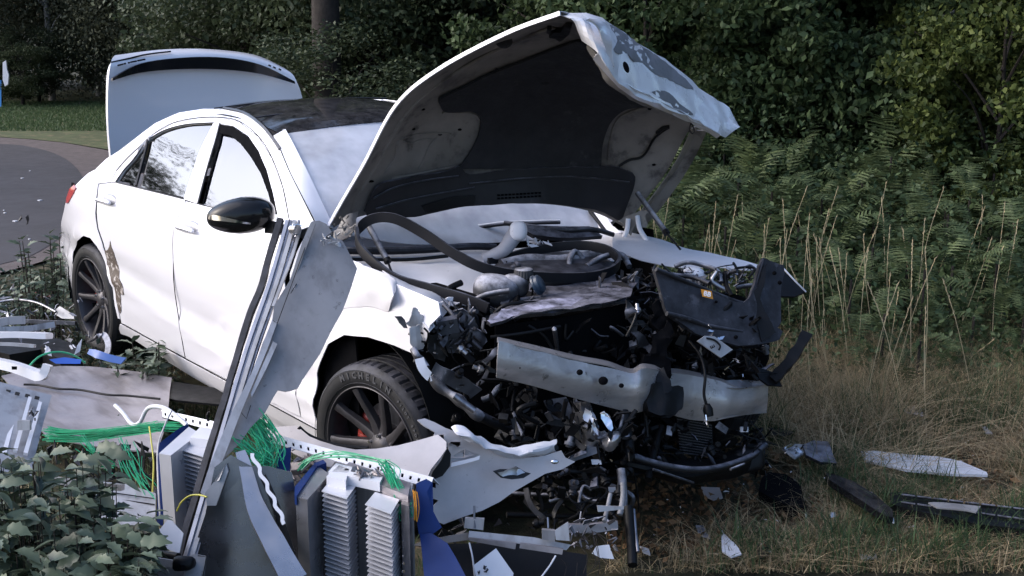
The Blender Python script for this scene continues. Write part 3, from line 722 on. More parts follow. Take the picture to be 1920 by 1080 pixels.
# --- inner shell so gaps and wheel wells read dark
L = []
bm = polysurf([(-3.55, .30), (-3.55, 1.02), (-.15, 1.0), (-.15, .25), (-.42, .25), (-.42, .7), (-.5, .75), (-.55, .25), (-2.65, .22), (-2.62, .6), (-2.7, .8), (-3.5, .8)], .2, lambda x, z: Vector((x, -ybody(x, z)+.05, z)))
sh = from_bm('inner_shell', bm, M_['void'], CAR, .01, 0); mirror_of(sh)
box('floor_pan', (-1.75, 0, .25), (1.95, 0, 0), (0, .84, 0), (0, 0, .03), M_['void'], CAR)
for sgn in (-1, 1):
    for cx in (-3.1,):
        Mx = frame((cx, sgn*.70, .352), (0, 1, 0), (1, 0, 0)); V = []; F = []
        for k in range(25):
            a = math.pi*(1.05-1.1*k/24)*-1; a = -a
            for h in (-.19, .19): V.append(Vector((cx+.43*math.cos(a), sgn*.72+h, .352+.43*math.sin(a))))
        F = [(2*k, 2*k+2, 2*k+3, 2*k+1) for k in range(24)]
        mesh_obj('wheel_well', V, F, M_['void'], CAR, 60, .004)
# --- curves in the picture of the near side
O_ = [(180, 316), (200, 297), (224, 282), (258, 256), (291, 231), (336, 211), (380, 204), (424, 204), (458, 212), (489, 233), (511, 258), (526, 280), (540, 316), (560, 358), (592, 420)]
J_ = [(207, 341), (218, 320), (235, 300), (258, 278), (289, 250), (325, 230), (370, 221), (415, 220), (450, 228), (485, 256), (510, 296), (530, 350), (541, 405), (546, 430)]
I_ = [(217, 341), (233, 318), (252, 297), (275, 264), (285, 257), (302, 247), (320, 240), (340, 235), (360, 232), (400, 230)]
I2 = [(412, 232), (437, 236), (465, 254), (485, 283), (500, 318), (512, 362), (520, 400), (525, 424)]
def off(L, dx, dy): return [(a+dx, b+dy) for a, b in L]
rr = sidepanel('roof_rail', O_+[(560, 432)]+J_[::-1]+[(196, 343), (184, 344)], M_['paint'], CAR, thick=.006); mirror_of(rr)
# quarter panel with arch
qp = sidepanel('rear_wing', [(120, 395), (126, 372), (142, 347), (165, 325), (180, 317), (184, 345), (180, 375), (178.5, 400), (182, 428), (191, 455), (203, 492), (216, 540), (225, 598), (221, 597), (211, 539), (197, 492), (189, 474), (181, 461), (169, 446), (157, 442), (144, 453), (137, 472), (136, 492), (137, 530), (139, 558), (126, 533), (119, 492), (112, 453), (114, 425)], M_['paint'], CAR)
mirror_of(qp)
# doors
rd = sidepanel('rear_door', [(185.5, 346), (205, 343), (217, 342.5), (260, 352.5), (345, 373.5), ('w', -1.805, 1.118), ('w', -1.805, .292), (300, 645), (227.5, 605), (219, 545), (206.5, 494), (194, 455), (184.5, 428), (181.5, 400), (182.5, 375)], M_['paint'], CAR); mirror_of(rd)
fd = sidepanel('front_door', [('w', -1.798, 1.120), (372, 383.5), (395, 389.5), (450, 403), (525, 426), (546, 433), ('w', -.70, 1.05), ('w', -.60, .8), ('w', -.605, .29), ('w', -1.2, .289), ('w', -1.798, .290)], M_['paint'], CAR); mirror_of(fd)
rf = sidepanel('window_frame', off(J_[:8], .6, 1.2)+[(413, 221.5), (412, 231)]+I_[::-1]+[(208, 342)], M_['paint'], rd, thick=.012)
ff = sidepanel('window_frame', [(415, 221.2)]+off(J_[8:], -.8, 1)+[(527, 428)]+I2[::-1]+[(412, 231), (413, 222)], M_['paint'], fd, thick=.012)
sidepanel('pillar_trim', [(400.5, 230.5), (412, 231.5), (402, 268), (388, 315), (371, 382), (344.5, 373), (352, 350), (372, 290), (391, 250)], M_['white'], rd, off=.002, thick=.004)
# glass and black window seals
Q1 = [(220, 340), (233, 321), (252, 300), (273, 268), (264, 310), (254, 346)]
Q2 = [(279, 263), (287, 258), (303, 248), (321, 241.5), (341, 236.5), (361, 233.5), (399, 231.5), (389, 250), (370, 290), (350, 350), (343, 371), (260, 351)]
for q in (Q1, Q2): o = sidepanel('side_window', q, M_['sideglass'], rd, off=-.012, thick=.003, g=.08); mirror_of(o)
Q3 = [(413, 234), (436, 238), (463, 256), (482, 284), (497, 319), (509, 363), (517, 401), (521, 423), (450, 402), (396, 388), (373, 381.5), (389, 315), (403, 268)]
o = sidepanel('side_window', Q3, M_['frontglass'], fd, off=-.020, thick=.003, g=.08); mirror_of(o)
def seam(pts, r, m, parent, name, off=.001):
    P = [side(*q, off) if len(q) == 2 else Vector((q[1], -ybody(q[1], q[2])-off, q[2])) for q in pts]
    return tube(name, P, r, m, parent, n=4, seg=6)
seam([(277, 262), (272, 285), (263, 318), (255, 349)], .009, M_['gloss'], rd, 'window_divider')
seam(I_, .0035, M_['black'], rd, 'window_seal'); seam([(217, 341.5), (260, 352), (345, 373)], .0035, M_['black'], rd, 'window_seal')
seam([(371, 382), (450, 402.5), (525, 425.5)], .003, M_['black'], fd, 'window_seal')
seam([(412.5, 232), (403, 268), (389, 315), (371, 382)], .006, M_['gloss'], fd, 'window_seal')
ib = polysurf(XZ([(414, 235), (437, 237), (465, 255), (485, 284), (500, 319), (512, 363), (519, 401), (513, 400), (503, 362), (489, 325), (471, 295), (452, 270), (432, 254), (411, 249)]), .05, lambda x, z: Vector((x, -ybody(x, z)-.001, z)))
from_bm('frame_liner', ib, M_['void'], fd, .006, 40)
# curtain airbag hanging just inside the front window, and seat airbags
cv = polysurf(XZ([(405, 240), (435, 242), (468, 262), (490, 300), (505, 350), (520, 400), (530, 430), (450, 420), (366, 395), (385, 320)]), .03, lambda x, z: Vector((x, -ybody(x, z)+.052+.012*math.sin(x*9), z)), crump(.012, 7))
from_bm('curtain_airbag', cv, M_['air'], CAR, .02, 60)
V, F = ellipsoid_vf(frame((-1.15, .02, 1.05), (0, .1, 1), (1, 0, 0)), .28, .62, .24, 28, 16, .8)
V = [v+Vector((0, 0, .03*noise.noise(v*6))) for v in V]; mesh_obj('front_airbag', V, F, M_['air'], CAR, 80)
V, F = ellipsoid_vf(frame((-1.35, .38, 1.12), (0, .3, 1), (1, 0, 0)), .24, .30, .22, 24, 14, .85); mesh_obj('front_airbag', V, F, M_['air'], CAR, 80)
box('rear_bench', (-2.75, 0, .75), (.12, 0, .0), (0, .62, 0), (0, 0, .33), M_['black'], CAR, .04)
for y in (-.38, .38): box('front_seat', (-1.75, y, .72), (.09, 0, 0), (0, .24, 0), (-.05, 0, .40), M_['black'], CAR, .04)
# sill
o = sidepanel('sill', [(226, 608), (300, 648.5), (428, 718), (604, 812), (604, 842), (500, 792), (415, 738), (300, 668), (243, 631), (227, 625)], M_['paintdust'], CAR, off=.004, thick=.03); mirror_of(o)
# front wing: crushed
wing = [('w', -.595, 1.10), (600, 440), (640, 468), (668, 508), (705, 521), (740, 531), (785, 550), (822, 566), (826, 590), (806, 610), (798, 640), (772, 662), (740, 648), (690, 632), (645, 628), (615, 645), (603, 672), (594, 700), (588, 745), (590, 780), (598, 803), (604, 812), ('w', -.595, .288)]
sidepanel('front_wing', wing, M_['paintdust'], CAR, thick=.004, g=.03, crumple=.0)
# folded ridge on top of the wing
patch('wing_fold', [P3([(655, 486, 4.9), (690, 500, 4.75), (738, 521, 4.62), (742, 545, 4.55)]), P3([(640, 520, 4.84), (680, 530, 4.68), (722, 540, 4.56), (736, 556, 4.50)]), [side(600, 600, .002), side(640, 580, .002), side(690, 575, .002), side(728, 585, .002)]], M_['paintdust'], CAR, crumple=.004, cs=14)
patch('wing_fold', [P3([(700, 500, 5.0), (760, 530, 4.85), (820, 545, 4.8), (850, 560, 4.8)]), P3([(735, 522, 4.62), (775, 543, 4.60), (815, 562, 4.60), (838, 585, 4.62)]), [side(735, 580, .002), side(768, 592, .002), side(795, 608, .002), side(806, 622, .002)]], M_['paintdust'], CAR, crumple=.004, cs=16)
# inner lining of the front arch
V = []
for k in range(17):
    a = math.pi*(.02+1.02*k/16)
    for h in (-.90, -.62): V.append(Vector((-.02+.415*math.cos(a), h, .40+.40*math.sin(a))))
mesh_obj('arch_liner', V, [(2*k, 2*k+2, 2*k+3, 2*k+1) for k in range(16)], M_['black'], CAR, 60, .004)
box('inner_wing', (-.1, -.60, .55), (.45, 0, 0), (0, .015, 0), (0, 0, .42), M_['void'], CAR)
# door scrapes near the rear wheel
sidepanel('scuffed_dent', [(207, 452), (214, 475), (219, 490), (224, 520), (231, 540), (233, 553), (226, 550), (228, 575), (226, 588), (220, 570), (215, 540), (208, 520), (201, 495), (197, 470), (203, 468)], M_['scuff'], rd, off=.003, thick=.004, g=.02, jag=.012)
# handles
for px, py, x_, pr in ((203, 378, -2.69, rd), (357, 430, -1.60, fd)):
    c = side(px, py); s = .62 if pr is rd else .66
    nrm = Vector((0, -1, .12)); Mx = frame(c, nrm, (1, 0, .02))
    V, F = ellipsoid_vf(frame(c+Vector((0, .012, 0)), nrm, (1, 0, .02)), .105, .042, .018, 24, 10); mesh_obj('handle_recess', V, F, M_['lightgrey'], pr, 60)
    h = mesh_obj('door_handle', *[x for x in ellipsoid_vf(frame(c+Vector((0, -.030, .004)), nrm, (1, 0, .02)), .100, .016, .014, 20, 10, .7)], M_['paint'], pr, 60)
    box('handle_strip', c+Vector((0, -.046, .004)), (.080, 0, .0016), (0, .002, 0), (0, 0, .003), M_['chrome'], h)
# roof glass
rows = []
for x, z, y0 in ((-1.285, 1.517, .585), (-1.5, 1.545, .575), (-1.95, 1.565, .565), (-2.4, 1.525, .56), (-2.8, 1.43, .56)):
    rows.append([Vector((x, s*y0, z-(.028 if abs(s) == 1 else 0)+.028*(1-s*s))) for s in (-1, -.5, 0, .5, 1)])
patch('roof', rows, M_['gloss'], CAR, thick=.006)
for k, (x0, z0) in enumerate(((-1.60, 1.556), (-2.05, 1.575))):
    tube('roof_seam', [Vector((x0, s*.555, z0+.022*(1-s*s)-.012)) for s in (-1, -.5, 0, .5, 1)], .004, M_['rubber'], CAR, n=4)
patch('rear_window', [[Vector((-2.8, t*.56, 1.40+.02*(1-t*t))) for t in (-1, 0, 1)], [Vector((-3.12, t*.60, 1.22+.02*(1-t*t))) for t in (-1, 0, 1)], [Vector((-3.42, t*.66, 1.05+.02*(1-t*t))) for t in (-1, 0, 1)]], M_['sideglass'], CAR)
seam([(420, 203.5), (458, 212), (489, 233), (511, 258), (526, 281)], .011, M_['gloss'], CAR, 'roof_gutter', off=-.004)
# windscreen
top = [(-1.275, -.575, 1.515), (-1.215, -.30, 1.543), (-1.195, 0, 1.550), (-1.215, .30, 1.543), (-1.275, .575, 1.515)]
bot = [(-.62, -.765, 1.135), (-.47, -.42, 1.045), (-.40, 0, 1.005), (-.38, .42, .985), (-.40, .83, 1.00)]
mid = [tuple((Vector(a)+Vector(b))/2+Vector((.02, 0, .035))) for a, b in zip(top, bot)]
patch('windscreen', [[Vector(p) for p in r] for r in (top, mid, bot)], M_['screen'], CAR, n=6, m=8, thick=.005)
patch('windscreen_header', [[Vector(p)+Vector((-.01, 0, .004)) for p in top], [Vector(p)+Vector((.05, 0, -.018)) for p in top]], M_['gloss'], CAR, thick=.004)
tube('windscreen_pillar', [Vector(top[4]), Vector(mid[4]), Vector(bot[4])], .03, M_['paint'], CAR)
wl = [Vector(top[0]).lerp(Vector(mid[0]), .05)+Vector((.012, .006, .004)), Vector(mid[0])*.5+Vector(top[0])*.5+Vector((.012, .006, .010)), Vector(mid[0])+Vector((.012, .006, .004)), Vector(bot[0])+Vector((.03, .04, .0))]
patch('windscreen_edge', [[side(514, 256, -.004), side(541, 318, -.004), side(561, 359, -.004), side(593, 421, -.004)], wl], M_['white'], CAR, thick=.006)
tube('mirror_mount', [Vector((-1.20, 0, 1.50)), Vector((-1.22, 0, 1.44))], .03, M_['black'], CAR)
V, F = ellipsoid_vf(frame((-1.23, 0, 1.44), (1, 0, 0), (0, 1, 0)), .11, .035, .02); mesh_obj('inner_mirror', V, F, M_['black'], CAR)
# dashboard, dusty
patch('dashboard', [[Vector((-.48, s*.72, .99)) for s in (-1, 0, 1)], [Vector((-.8, s*.72, 1.02)) for s in (-1, 0, 1)], [Vector((-.95, s*.70, .93)) for s in (-1, 0, 1)]], M_['dustwhite'], CAR)
# wing mirror
mc = on(452, 404, 1, -1.08); ax = Vector((.42, .60, .0)).normalized(); ax = RT
mir = empty('door_mirror', mc); mir.parent = CAR; mir.location = mc-worg(CAR)
Mm = frame(mc, -FH+Vector((0, 0, .05)), RT)
V, F = ellipsoid_vf(Mm, .147, .080, .10, 32, 18, .82)
def mshape(v):
    q = Mm.inverted() @ v; q.y *= (1.0 - .22*max(0, -q.x/.147)); q.y += .010*(q.x/.147)
    return Mm @ q
MV = [mshape(v) for v in V]; mesh_obj('mirror_shell', MV, F, M_['mirrorblack'], mir, 80); BM_ = BVHTree.FromPolygons(MV, F)
def onb(bv, px, py, l=.002):
    d = ray(px, py).normalized(); h = bv.ray_cast(CAM, d)[0]
    return (h if h is not None else bv.find_nearest(CAM+d*(mc-CAM).length)[0])-d*l
patch('indicator', [[onb(BM_, a, b) for a, b in [(391, 405), (400, 403), (420, 407), (445, 413), (470, 418)]], [onb(BM_, a, b) for a, b in [(391, 411), (402, 413), (420, 415), (445, 418), (470, 421)]]], M_['chrome'], mir, thick=.002, smooth=50)
patch('mirror_arm', [P3([(496, 415, 5.12), (530, 425, 5.22)]), P3([(496, 437, 5.12), (530, 441, 5.22)])], M_['black'], mir, thick=.05)
for L_, r_, p_ in ((J_[1:], .0022, CAR), ([(526, 281), (541, 317), (561, 358), (592, 420)], .0028, CAR), ([('w', -1.802, 1.115), ('w', -1.80, .8), ('w', -1.80, .5), ('w', -1.802, .295)], .0024, CAR), ([(227, 606), (300, 646.5), (428, 716), (604, 811)], .0026, CAR)):
    seam(L_, r_, M_['void'], p_, 'door_gap', off=.0005)
# tail lamp
sidepanel('tail_lamp', [(126, 371), (131, 355), (141, 346), (144, 352), (139, 362), (129, 380), (125, 381)], M_['red'], CAR, off=.006, thick=.02, g=.03)
# rear bumper & tail
bp = [[Vector((-3.95+.42*s*s, .82*s, z)) for s in (-1, -.7, 0, .7, 1)] for z in (.30, .6, .98)]
patch('rear_bumper', bp, M_['paint'], CAR)
# --- boot lid standing open
def TP(px, py, x): return on(px, py, 0, x)
lid = patch('boot_lid', [[TP(205, 300, -3.24), TP(300, 310, -3.29), TP(400, 315, -3.31), TP(500, 312, -3.29), TP(580, 300, -3.24)],
    [TP(200.5, 250, -3.25), TP(300, 258, -3.31), TP(400, 262, -3.33), TP(500, 255, -3.31), TP(573, 235, -3.25)],
    [TP(198.5, 200, -3.26), TP(300, 196, -3.33), TP(395, 194, -3.35), TP(490, 196, -3.33), TP(568, 195, -3.26)],
    [TP(200, 145, -3.26), TP(295, 134, -3.34), TP(392, 130, -3.36), TP(485, 138, -3.34), TP(561, 166, -3.26)],
    [TP(205, 122, -3.28), TP(295, 111, -3.35), TP(390, 106, -3.37), TP(480, 116, -3.35), TP(549, 146, -3.28)],
    [TP(214, 109, -3.34), TP(300, 98.5, -3.42), TP(388, 97.5, -3.44), TP(475, 108, -3.42), TP(530, 132, -3.34)]], M_['paint'], CAR, n=7, m=6, thick=.02)
def strip(name, topl, botl, m, parent, thick=.006):
    return patch(name, [topl, botl], m, parent, n=5, m=2, thick=thick)
xs_ = [-3.20, -3.27, -3.30, -3.30, -3.27, -3.20]
strip('spoiler_strip', [TP(a, b, x) for (a, b), x in zip([(209, 146), (262, 119), (340, 108), (420, 108), (490, 122), (552, 152)], xs_)],
      [TP(a, b, x) for (a, b), x in zip([(208, 151), (262, 136), (340, 129.5), (420, 130.5), (490, 139), (553, 157)], xs_)], M_['gloss'], lid, .012)
tube('lid_gap', [TP(a, b, x) for (a, b), x in zip([(208, 117), (240, 110), (275, 102), (320, 96.5)], [-3.27, -3.30, -3.33, -3.36])], .005, M_['black'], lid)
def lettering(name, s, a, b, size, m, parent, off=.004, up=None):
    A, B = a, b; x = (B-A).normalized(); n = (CAM-A).normalized(); n = (n-x*n.dot(x)).normalized(); Mx = frame((A+B)/2+n*off, n, x)
    V, F = text_vf(s, size, Mx, .001, .0015); return mesh_obj(name, V, F, m, parent, 0)
lettering('model_badge', 'LIMOUSINE' if False else '▬ ▬▬', TP(221, 122.5, -3.25), TP(272, 112, -3.25), .03, M_['black'], lid) if False else None
for (a, b) in (((221, 122.6), (231, 120.2)), ((233, 119.6), (235.5, 119)), ((240.5, 117.8), (243, 117.4)), ((245, 116.6), (256, 114.4)), ((258, 113.8), (272, 111.2))):
    A = TP(*a, -3.235); B = TP(*b, -3.245); tube('model_badge', [A, (A+B)/2, B], .0052, M_['black'], lid, n=1, seg=6)
for (a, b) in (((503.5, 122), (507.5, 124)), ((512.5, 125.5), (516.5, 127.8)), ((523, 129), (526.5, 131.3))):
    A = TP(*a, -3.255); B = TP(*b, -3.255); tube('model_badge', [A, (A+B)/2, B], .006, M_['black'], lid, n=1, seg=6)
for s in (-1, 1): tube('lid_hinge', [Vector((-3.0, s*.5, 1.0)), Vector((-3.25, s*.55, .98)), Vector((-3.30, s*.55, 1.25))], .012, M_['black'], lid)
# --- wheels
def wheel(c, steer, sgn, lean=0, sc=1.0):
    axis = Vector((math.sin(steer)*1.0, -math.cos(steer), lean)) if sgn < 0 else Vector((-math.sin(steer), math.cos(steer), lean))
    fwd = Vector((math.cos(steer), math.sin(steer), 0)); Mx = frame(c, axis, fwd)       # local z outwards, local x forward
    if (Mx.to_3x3() @ Vector((0, 1, 0))).z < 0: Mx = Mx @ Matrix.Scale(-1, 4, (0, 1, 0))
    Mx = Mx @ Matrix.Scale(sc, 4)
    w = empty('wheel', c); w.parent = CAR; w.location = Vector(c)-worg(CAR)
    prof = [(.258, -.02), (.262, -.004), (.270, .002), (.285, .008), (.305, .011), (.325, .006), (.338, -.006), (.3445, -.016), (.347, -.024), (.350, -.036), (.3505, -.050), (.3515, -.062), (.3440, -.0635), (.3440, -.0700), (.352, -.0715), (.3525, -.095), (.3445, -.0965), (.3445, -.1045), (.3525, -.106), (.3525, -.132), (.3445, -.1335), (.3445, -.1415), (.3525, -.143), (.352, -.166), (.344, -.1675), (.344, -.174), (.3515, -.1755), (.350, -.205), (.338, -.232), (.305, -.248), (.262, -.235)]
    def rad(k, j): return -.006 if (8 <= j <= 11 and k % 4 == 0) else (-.004 if (14 <= j <= 15 or 18 <= j <= 19) and k % 4 == 2 and False else 0)
    t = lathe('tyre', prof, Mx, M_['rubber'], w, 208, 25, rad)
    for r0 in (.2745, .3265): lathe('tyre_bead', [(r0-.0012, .0105 if r0 > .3 else .0045), (r0, .0125 if r0 > .3 else .0065), (r0+.0012, .0105 if r0 > .3 else .0045)], Mx, M_['rubber'], t, 96)
    if steer:
        L = []
        for s, a0, st, sz in (('MICHELIN', -28, 7.4, .034), ('PILOT SPORT', 36, 3.4, .015)):
            for i, ch in enumerate(s):
                if ch == ' ': continue
                a = math.radians(90-(a0+st*i)); q = Mx @ Matrix.Rotation(a-math.pi/2, 4, 'Z') @ Matrix.Translation((0, .305, .0115))
                V, F = text_vf(ch, sz*1.05, q, .0014, .0012); mesh_obj('letter', V, F, M_['letter'], t, 0)
    rm = lathe('rim', [(.262, -.012), (.262, .001), (.256, .001), (.252, -.008), (.247, -.03), (.240, -.10), (.235, -.20), (.25, -.225)], Mx, M_['rim'], w, 96, 30)
    lathe('rim_lip', [(.2555, .0016), (.2575, .0028), (.2600, .0016)], Mx, M_['alu'] if False else M_['rim'], rm, 96)
    for k in range(10):
        a = math.radians(90+22+36*k); q = Mx @ Matrix.Rotation(a-math.pi/2, 4, 'Z')
        V = []
        st = [(.045, .026, -.050, .03), (.10, .020, -.046, .03), (.16, .017, -.030, .03), (.21, .0165, -.014, .026), (.250, .021, -.004, .02)]
        for r, hw, h, dp in st: V += [q @ Vector((-hw, r, h-dp)), q @ Vector((-hw*.85, r, h-.004)), q @ Vector((-hw*.4, r, h)), q @ Vector((hw*.4, r, h)), q @ Vector((hw*.85, r, h-.004)), q @ Vector((hw, r, h-dp))]
        F = [(i*6+j, i*6+j+1, (i+1)*6+j+1, (i+1)*6+j) for i in range(4) for j in range(5)]
        mesh_obj('spoke', V, F, M_['rim'], rm, 35)
    lathe('hub', [(0, -.036), (.030, -.036), (.036, -.040), (.060, -.052), (.075, -.075), (.08, -.12)], Mx, M_['rim'], rm, 40)
    for k in range(5):
        a = 2*math.pi*k/5+.3; p = Mx @ Vector((.052*math.cos(a), .052*math.sin(a), -.040)); lathe('wheel_bolt', [(0, .006), (.007, .006), (.008, -.01)], frame(p, axis), M_['chrome'], rm, 10)
    lathe('brake_disc', [(.06, -.12), (.17, -.12), (.17, -.14), (.06, -.14)], Mx, M_['brushed'], w, 48)
    q = Mx @ Matrix.Rotation(math.radians(190), 4, 'Z'); V, F = [], []
    L = [ellipsoid_vf(Mx @ Matrix.Rotation(math.radians(150+10*k), 4, 'Z') @ Matrix.Translation((.15, 0, -.11)), .035, .03, .03, 10, 8, .7) for k in range(6)]
    V, F = join_vf(L); mesh_obj('brake_caliper', V, F, M_['amber'], w)
    lathe('wheel_backing', [(0, -.17), (.2, -.17), (.235, -.16)], Mx, M_['void'], w, 32)
    return w
wheel((.0, -.94, .308), math.radians(8), -1, 0, 1.06)
wheel((-3.1, -.92, .352), 0, -1)
wheel((.27, .86, .36), math.radians(4), 1)
wheel((-3.1, .92, .352), 0, 1)
# ================================================================ BONNET
hn = [(612, 430, 5.25), (640, 380, 5.18), (682, 308, 5.05), (742, 198, 4.88), (822, 130, 4.66), (950, 62, 4.40), (1050, 25, 4.22)]
hf = [(1168, 425, 5.95), (1205, 390, 5.90), (1250, 330, 5.80), (1280, 280, 5.70), (1300, 235, 5.55)]
# surface rows run from the near edge to the far edge
rowsH = [
 [(612, 432, 5.25), (700, 400, 5.35), (860, 386, 5.50), (1010, 382, 5.62), (1110, 397, 5.78), (1170, 425, 5.92)],
 [(645, 372, 5.17), (740, 325, 5.32), (880, 318, 5.48), (1020, 320, 5.60), (1130, 345, 5.74), (1212, 372, 5.88)],
 [(682, 308, 5.05), (780, 250, 5.28), (920, 245, 5.45), (1050, 255, 5.56), (1160, 280, 5.68), (1250, 322, 5.80)],
 [(742, 198, 4.88), (840, 170, 5.12), (960, 170, 5.30), (1080, 190, 5.42), (1190, 225, 5.52), (1278, 268, 5.68)],
 [(822, 130, 4.66), (900, 105, 4.92), (1000, 105, 5.05), (1100, 130, 5.16), (1200, 185, 5.30), (1296, 238, 5.56)],
 [(950, 62, 4.40), (985, 56, 4.56), (1030, 55, 4.70), (1100, 85, 4.84), (1170, 145, 5.04), (1300, 228, 5.42)],
 [(1050, 25, 4.22), (1066, 28, 4.26), (1088, 45, 4.34), (1115, 85, 4.52), (1165, 150, 4.84), (1306, 226, 5.30)]]
gH = grid([P3(r) for r in rowsH], 8, 7); nr, nc = len(gH), len(gH[0])
V = [p for r in gH for p in r]; F = [(i*nc+j, i*nc+j+1, (i+1)*nc+j+1, (i+1)*nc+j) for i in range(nr-1) for j in range(nc-1)]
BV = BVHTree.FromPolygons(V, F)
HOOD = mesh_obj('bonnet', V, F, M_['hoodinner'], CAR, 50, 0)
# outer skin a little above / behind the frame
Vs = [p + (FW*.018+UP*.012) for p in V]; mesh_obj('outer_skin', Vs, F, M_['paint'], HOOD, 50, .002)
def onhood(px, py, lift=.006):
    d = ray(px, py).normalized(); qx, qy = px, py
    for k in range(60):                      # just off the panel: carry on at the depth of its nearest edge
        h = BV.ray_cast(CAM, ray(qx, qy).normalized())
        if h[0] is not None: break
        qx += (960-qx)*.02; qy += (250-qy)*.02
    return CAM+d*((h[0]-CAM).length-lift)
def hoodpatch(name, outline, m, parent, lift=.006, thick=.008, g=.02, crumple=0, **kw):
    if len(outline) > 9: outline = [(p.x, p.y) for p in cr([(a, b, 0) for a, b in outline], 3, True)]
    """outline in the picture, laid on the bonnet underside; inner vertices follow it"""
    bm = polysurf([(a/1000, b/1000) for a, b in outline], g, lambda x, y: onhood(x*1000, y*1000, lift), crump(crumple, 9) if crumple else None)
    return from_bm(name, bm, m, parent, thick, 45, **kw)
pad = hoodpatch('insulation_pad', [(822, 186), (835, 176), (870, 160), (920, 135), (980, 112), (1040, 88), (1082, 74), (1098, 78), (1112, 105), (1135, 140), (1165, 165), (1200, 185), (1215, 196), (1180, 200), (1155, 215), (1138, 240), (1128, 275), (1125, 310), (1118, 312), (870, 316), (866, 306), (880, 285), (895, 255), (900, 228), (895, 212), (880, 206), (850, 208), (830, 205)], M_['pad'], HOOD, .014, .012)
hoodpatch('heat_shield', [(686, 402), (692, 372), (710, 345), (760, 332), (840, 318), (860, 310), (880, 328), (950, 318), (1040, 314), (1120, 312), (1150, 310), (1186, 324), (1188, 345), (1175, 380), (1160, 412), (1130, 396), (1060, 384), (960, 382), (870, 387), (800, 400), (760, 405)], M_['blackdust'], HOOD, .03, .015, crumple=.006)
hoodpatch('shield_rib', [(790, 385), (850, 368), (890, 366), (888, 384), (855, 388), (800, 398)], M_['black'], HOOD, .05, .008)
# raised pressings of the frame: lips and ribs as tubes
def hoodtube(name, pts, r, m, lift=.01): return tube(name, [onhood(a, b, lift) for a, b in pts], r, m, HOOD, n=5, seg=6)
hoodtube('frame_lip', [(652, 425), (668, 375), (705, 310), (762, 212), (835, 148), (950, 85), (1040, 50)], .010, M_['hoodinner'], .0)
hoodtube('frame_lip', [(830, 210), (880, 212), (896, 220), (902, 240), (895, 268), (880, 295), (868, 308), (800, 322), (735, 335)], .008, M_['hoodinner'], .002)
for pts in ([(743, 270), (752, 262), (780, 252), (835, 250), (846, 252)], [(820, 258), (805, 275), (795, 300), (785, 318)], [(745, 270), (740, 295), (730, 312), (722, 325)], [(752, 262), (770, 268), (790, 262), (812, 262)]):
    hoodtube('pressing_edge', pts, .0042, M_['hoodinner'], .004)
hoodtube('pressing_edge', [(1212, 200), (1160, 222), (1145, 260), (1140, 300)], .007, M_['hoodinner'], .002)
hoodtube('wiring', [(1253, 240), (1240, 248), (1225, 262), (1212, 285), (1200, 296), (1180, 300), (1160, 312)], .006, M_['black'], .012)
hoodtube('wiring', [(1255, 238), (1244, 240), (1232, 250)], .010, M_['black'], .012)
for q in ((695, 340), (775, 242), (793, 205), (825, 252), (862, 243), (1226, 309), (1218, 204), (1195, 180)):
    p = onhood(*q, .004); V, F = ellipsoid_vf(frame(p, -ray(*q), RT), .010 if q != (695, 340) else .016, .006, .003, 10, 6); mesh_obj('frame_hole', V, F, M_['void'], HOOD)
for q, r_ in (((945, 78), .035), ((1020, 150), .03), ((1058, 260), .032)):
    p = onhood(*q, .012); V, F = ellipsoid_vf(frame(p, -ray(*q), RT), r_, r_*.8, .012, 16, 8); mesh_obj('pad_dimple', V, F, M_['pad'], pad)
hoodpatch('bonnet_catch', [(1030, 62), (1038, 52), (1052, 52), (1062, 42), (1074, 42), (1070, 56), (1058, 66), (1050, 70), (1042, 64)], M_['black'], HOOD, .02, .02)
hoodpatch('bonnet_catch', [(1026, 48), (1034, 48), (1032, 58), (1025, 56)], M_['black'], HOOD, .02, .015)
# bright rolled edge on the near side
e1 = [at(a, b, z-.01) for a, b, z in hn]
V, F = ribbon_vf(e1, .016, .006, UP, 7); mesh_obj('rolled_edge', V, F, M_['paint'], HOOD, 60)
e2 = [at(a+3, b+2, z+.0) for a, b, z in hf]
V, F = ribbon_vf(e2, .05, .006, FW+RT*.5, 6); mesh_obj('rolled_edge', V, F, M_['hoodinner'], HOOD, 60)
V, F = ribbon_vf([at(a+14, b+9, z+.05) for a, b, z in hf], .06, .006, RT+FW*.2, 6); mesh_obj('far_flange', V, F, M_['hoodinner'], HOOD, 60)
# crushed nose folded down: outer white skin
nose = patch('crushed_nose', [
 P3([(1050, 24, 4.26), (1085, 24, 4.34), (1142, 40, 4.50), (1200, 84, 4.74), (1262, 122, 5.00), (1325, 176, 5.24), (1366, 202, 5.40), (1384, 236, 5.44)]),
 P3([(1066, 32, 4.22), (1100, 36, 4.25), (1150, 66, 4.41), (1205, 106, 4.65), (1262, 146, 4.90), (1318, 192, 5.14), (1360, 216, 5.31), (1386, 241, 5.38)]),
 P3([(1080, 52, 4.25), (1108, 66, 4.22), (1150, 108, 4.35), (1200, 142, 4.57), (1255, 173, 4.81), (1308, 208, 5.05), (1352, 232, 5.23), (1374, 249, 5.33)]),
 P3([(1092, 80, 4.32), (1120, 104, 4.24), (1150, 146, 4.32), (1194, 178, 4.52), (1250, 202, 4.75), (1300, 226, 4.99), (1345, 250, 5.17), (1362, 261, 5.29)])], M_['hoodpaint'], HOOD, n=4, m=3, thick=.004, crumple=.012, cs=11, smooth=9)
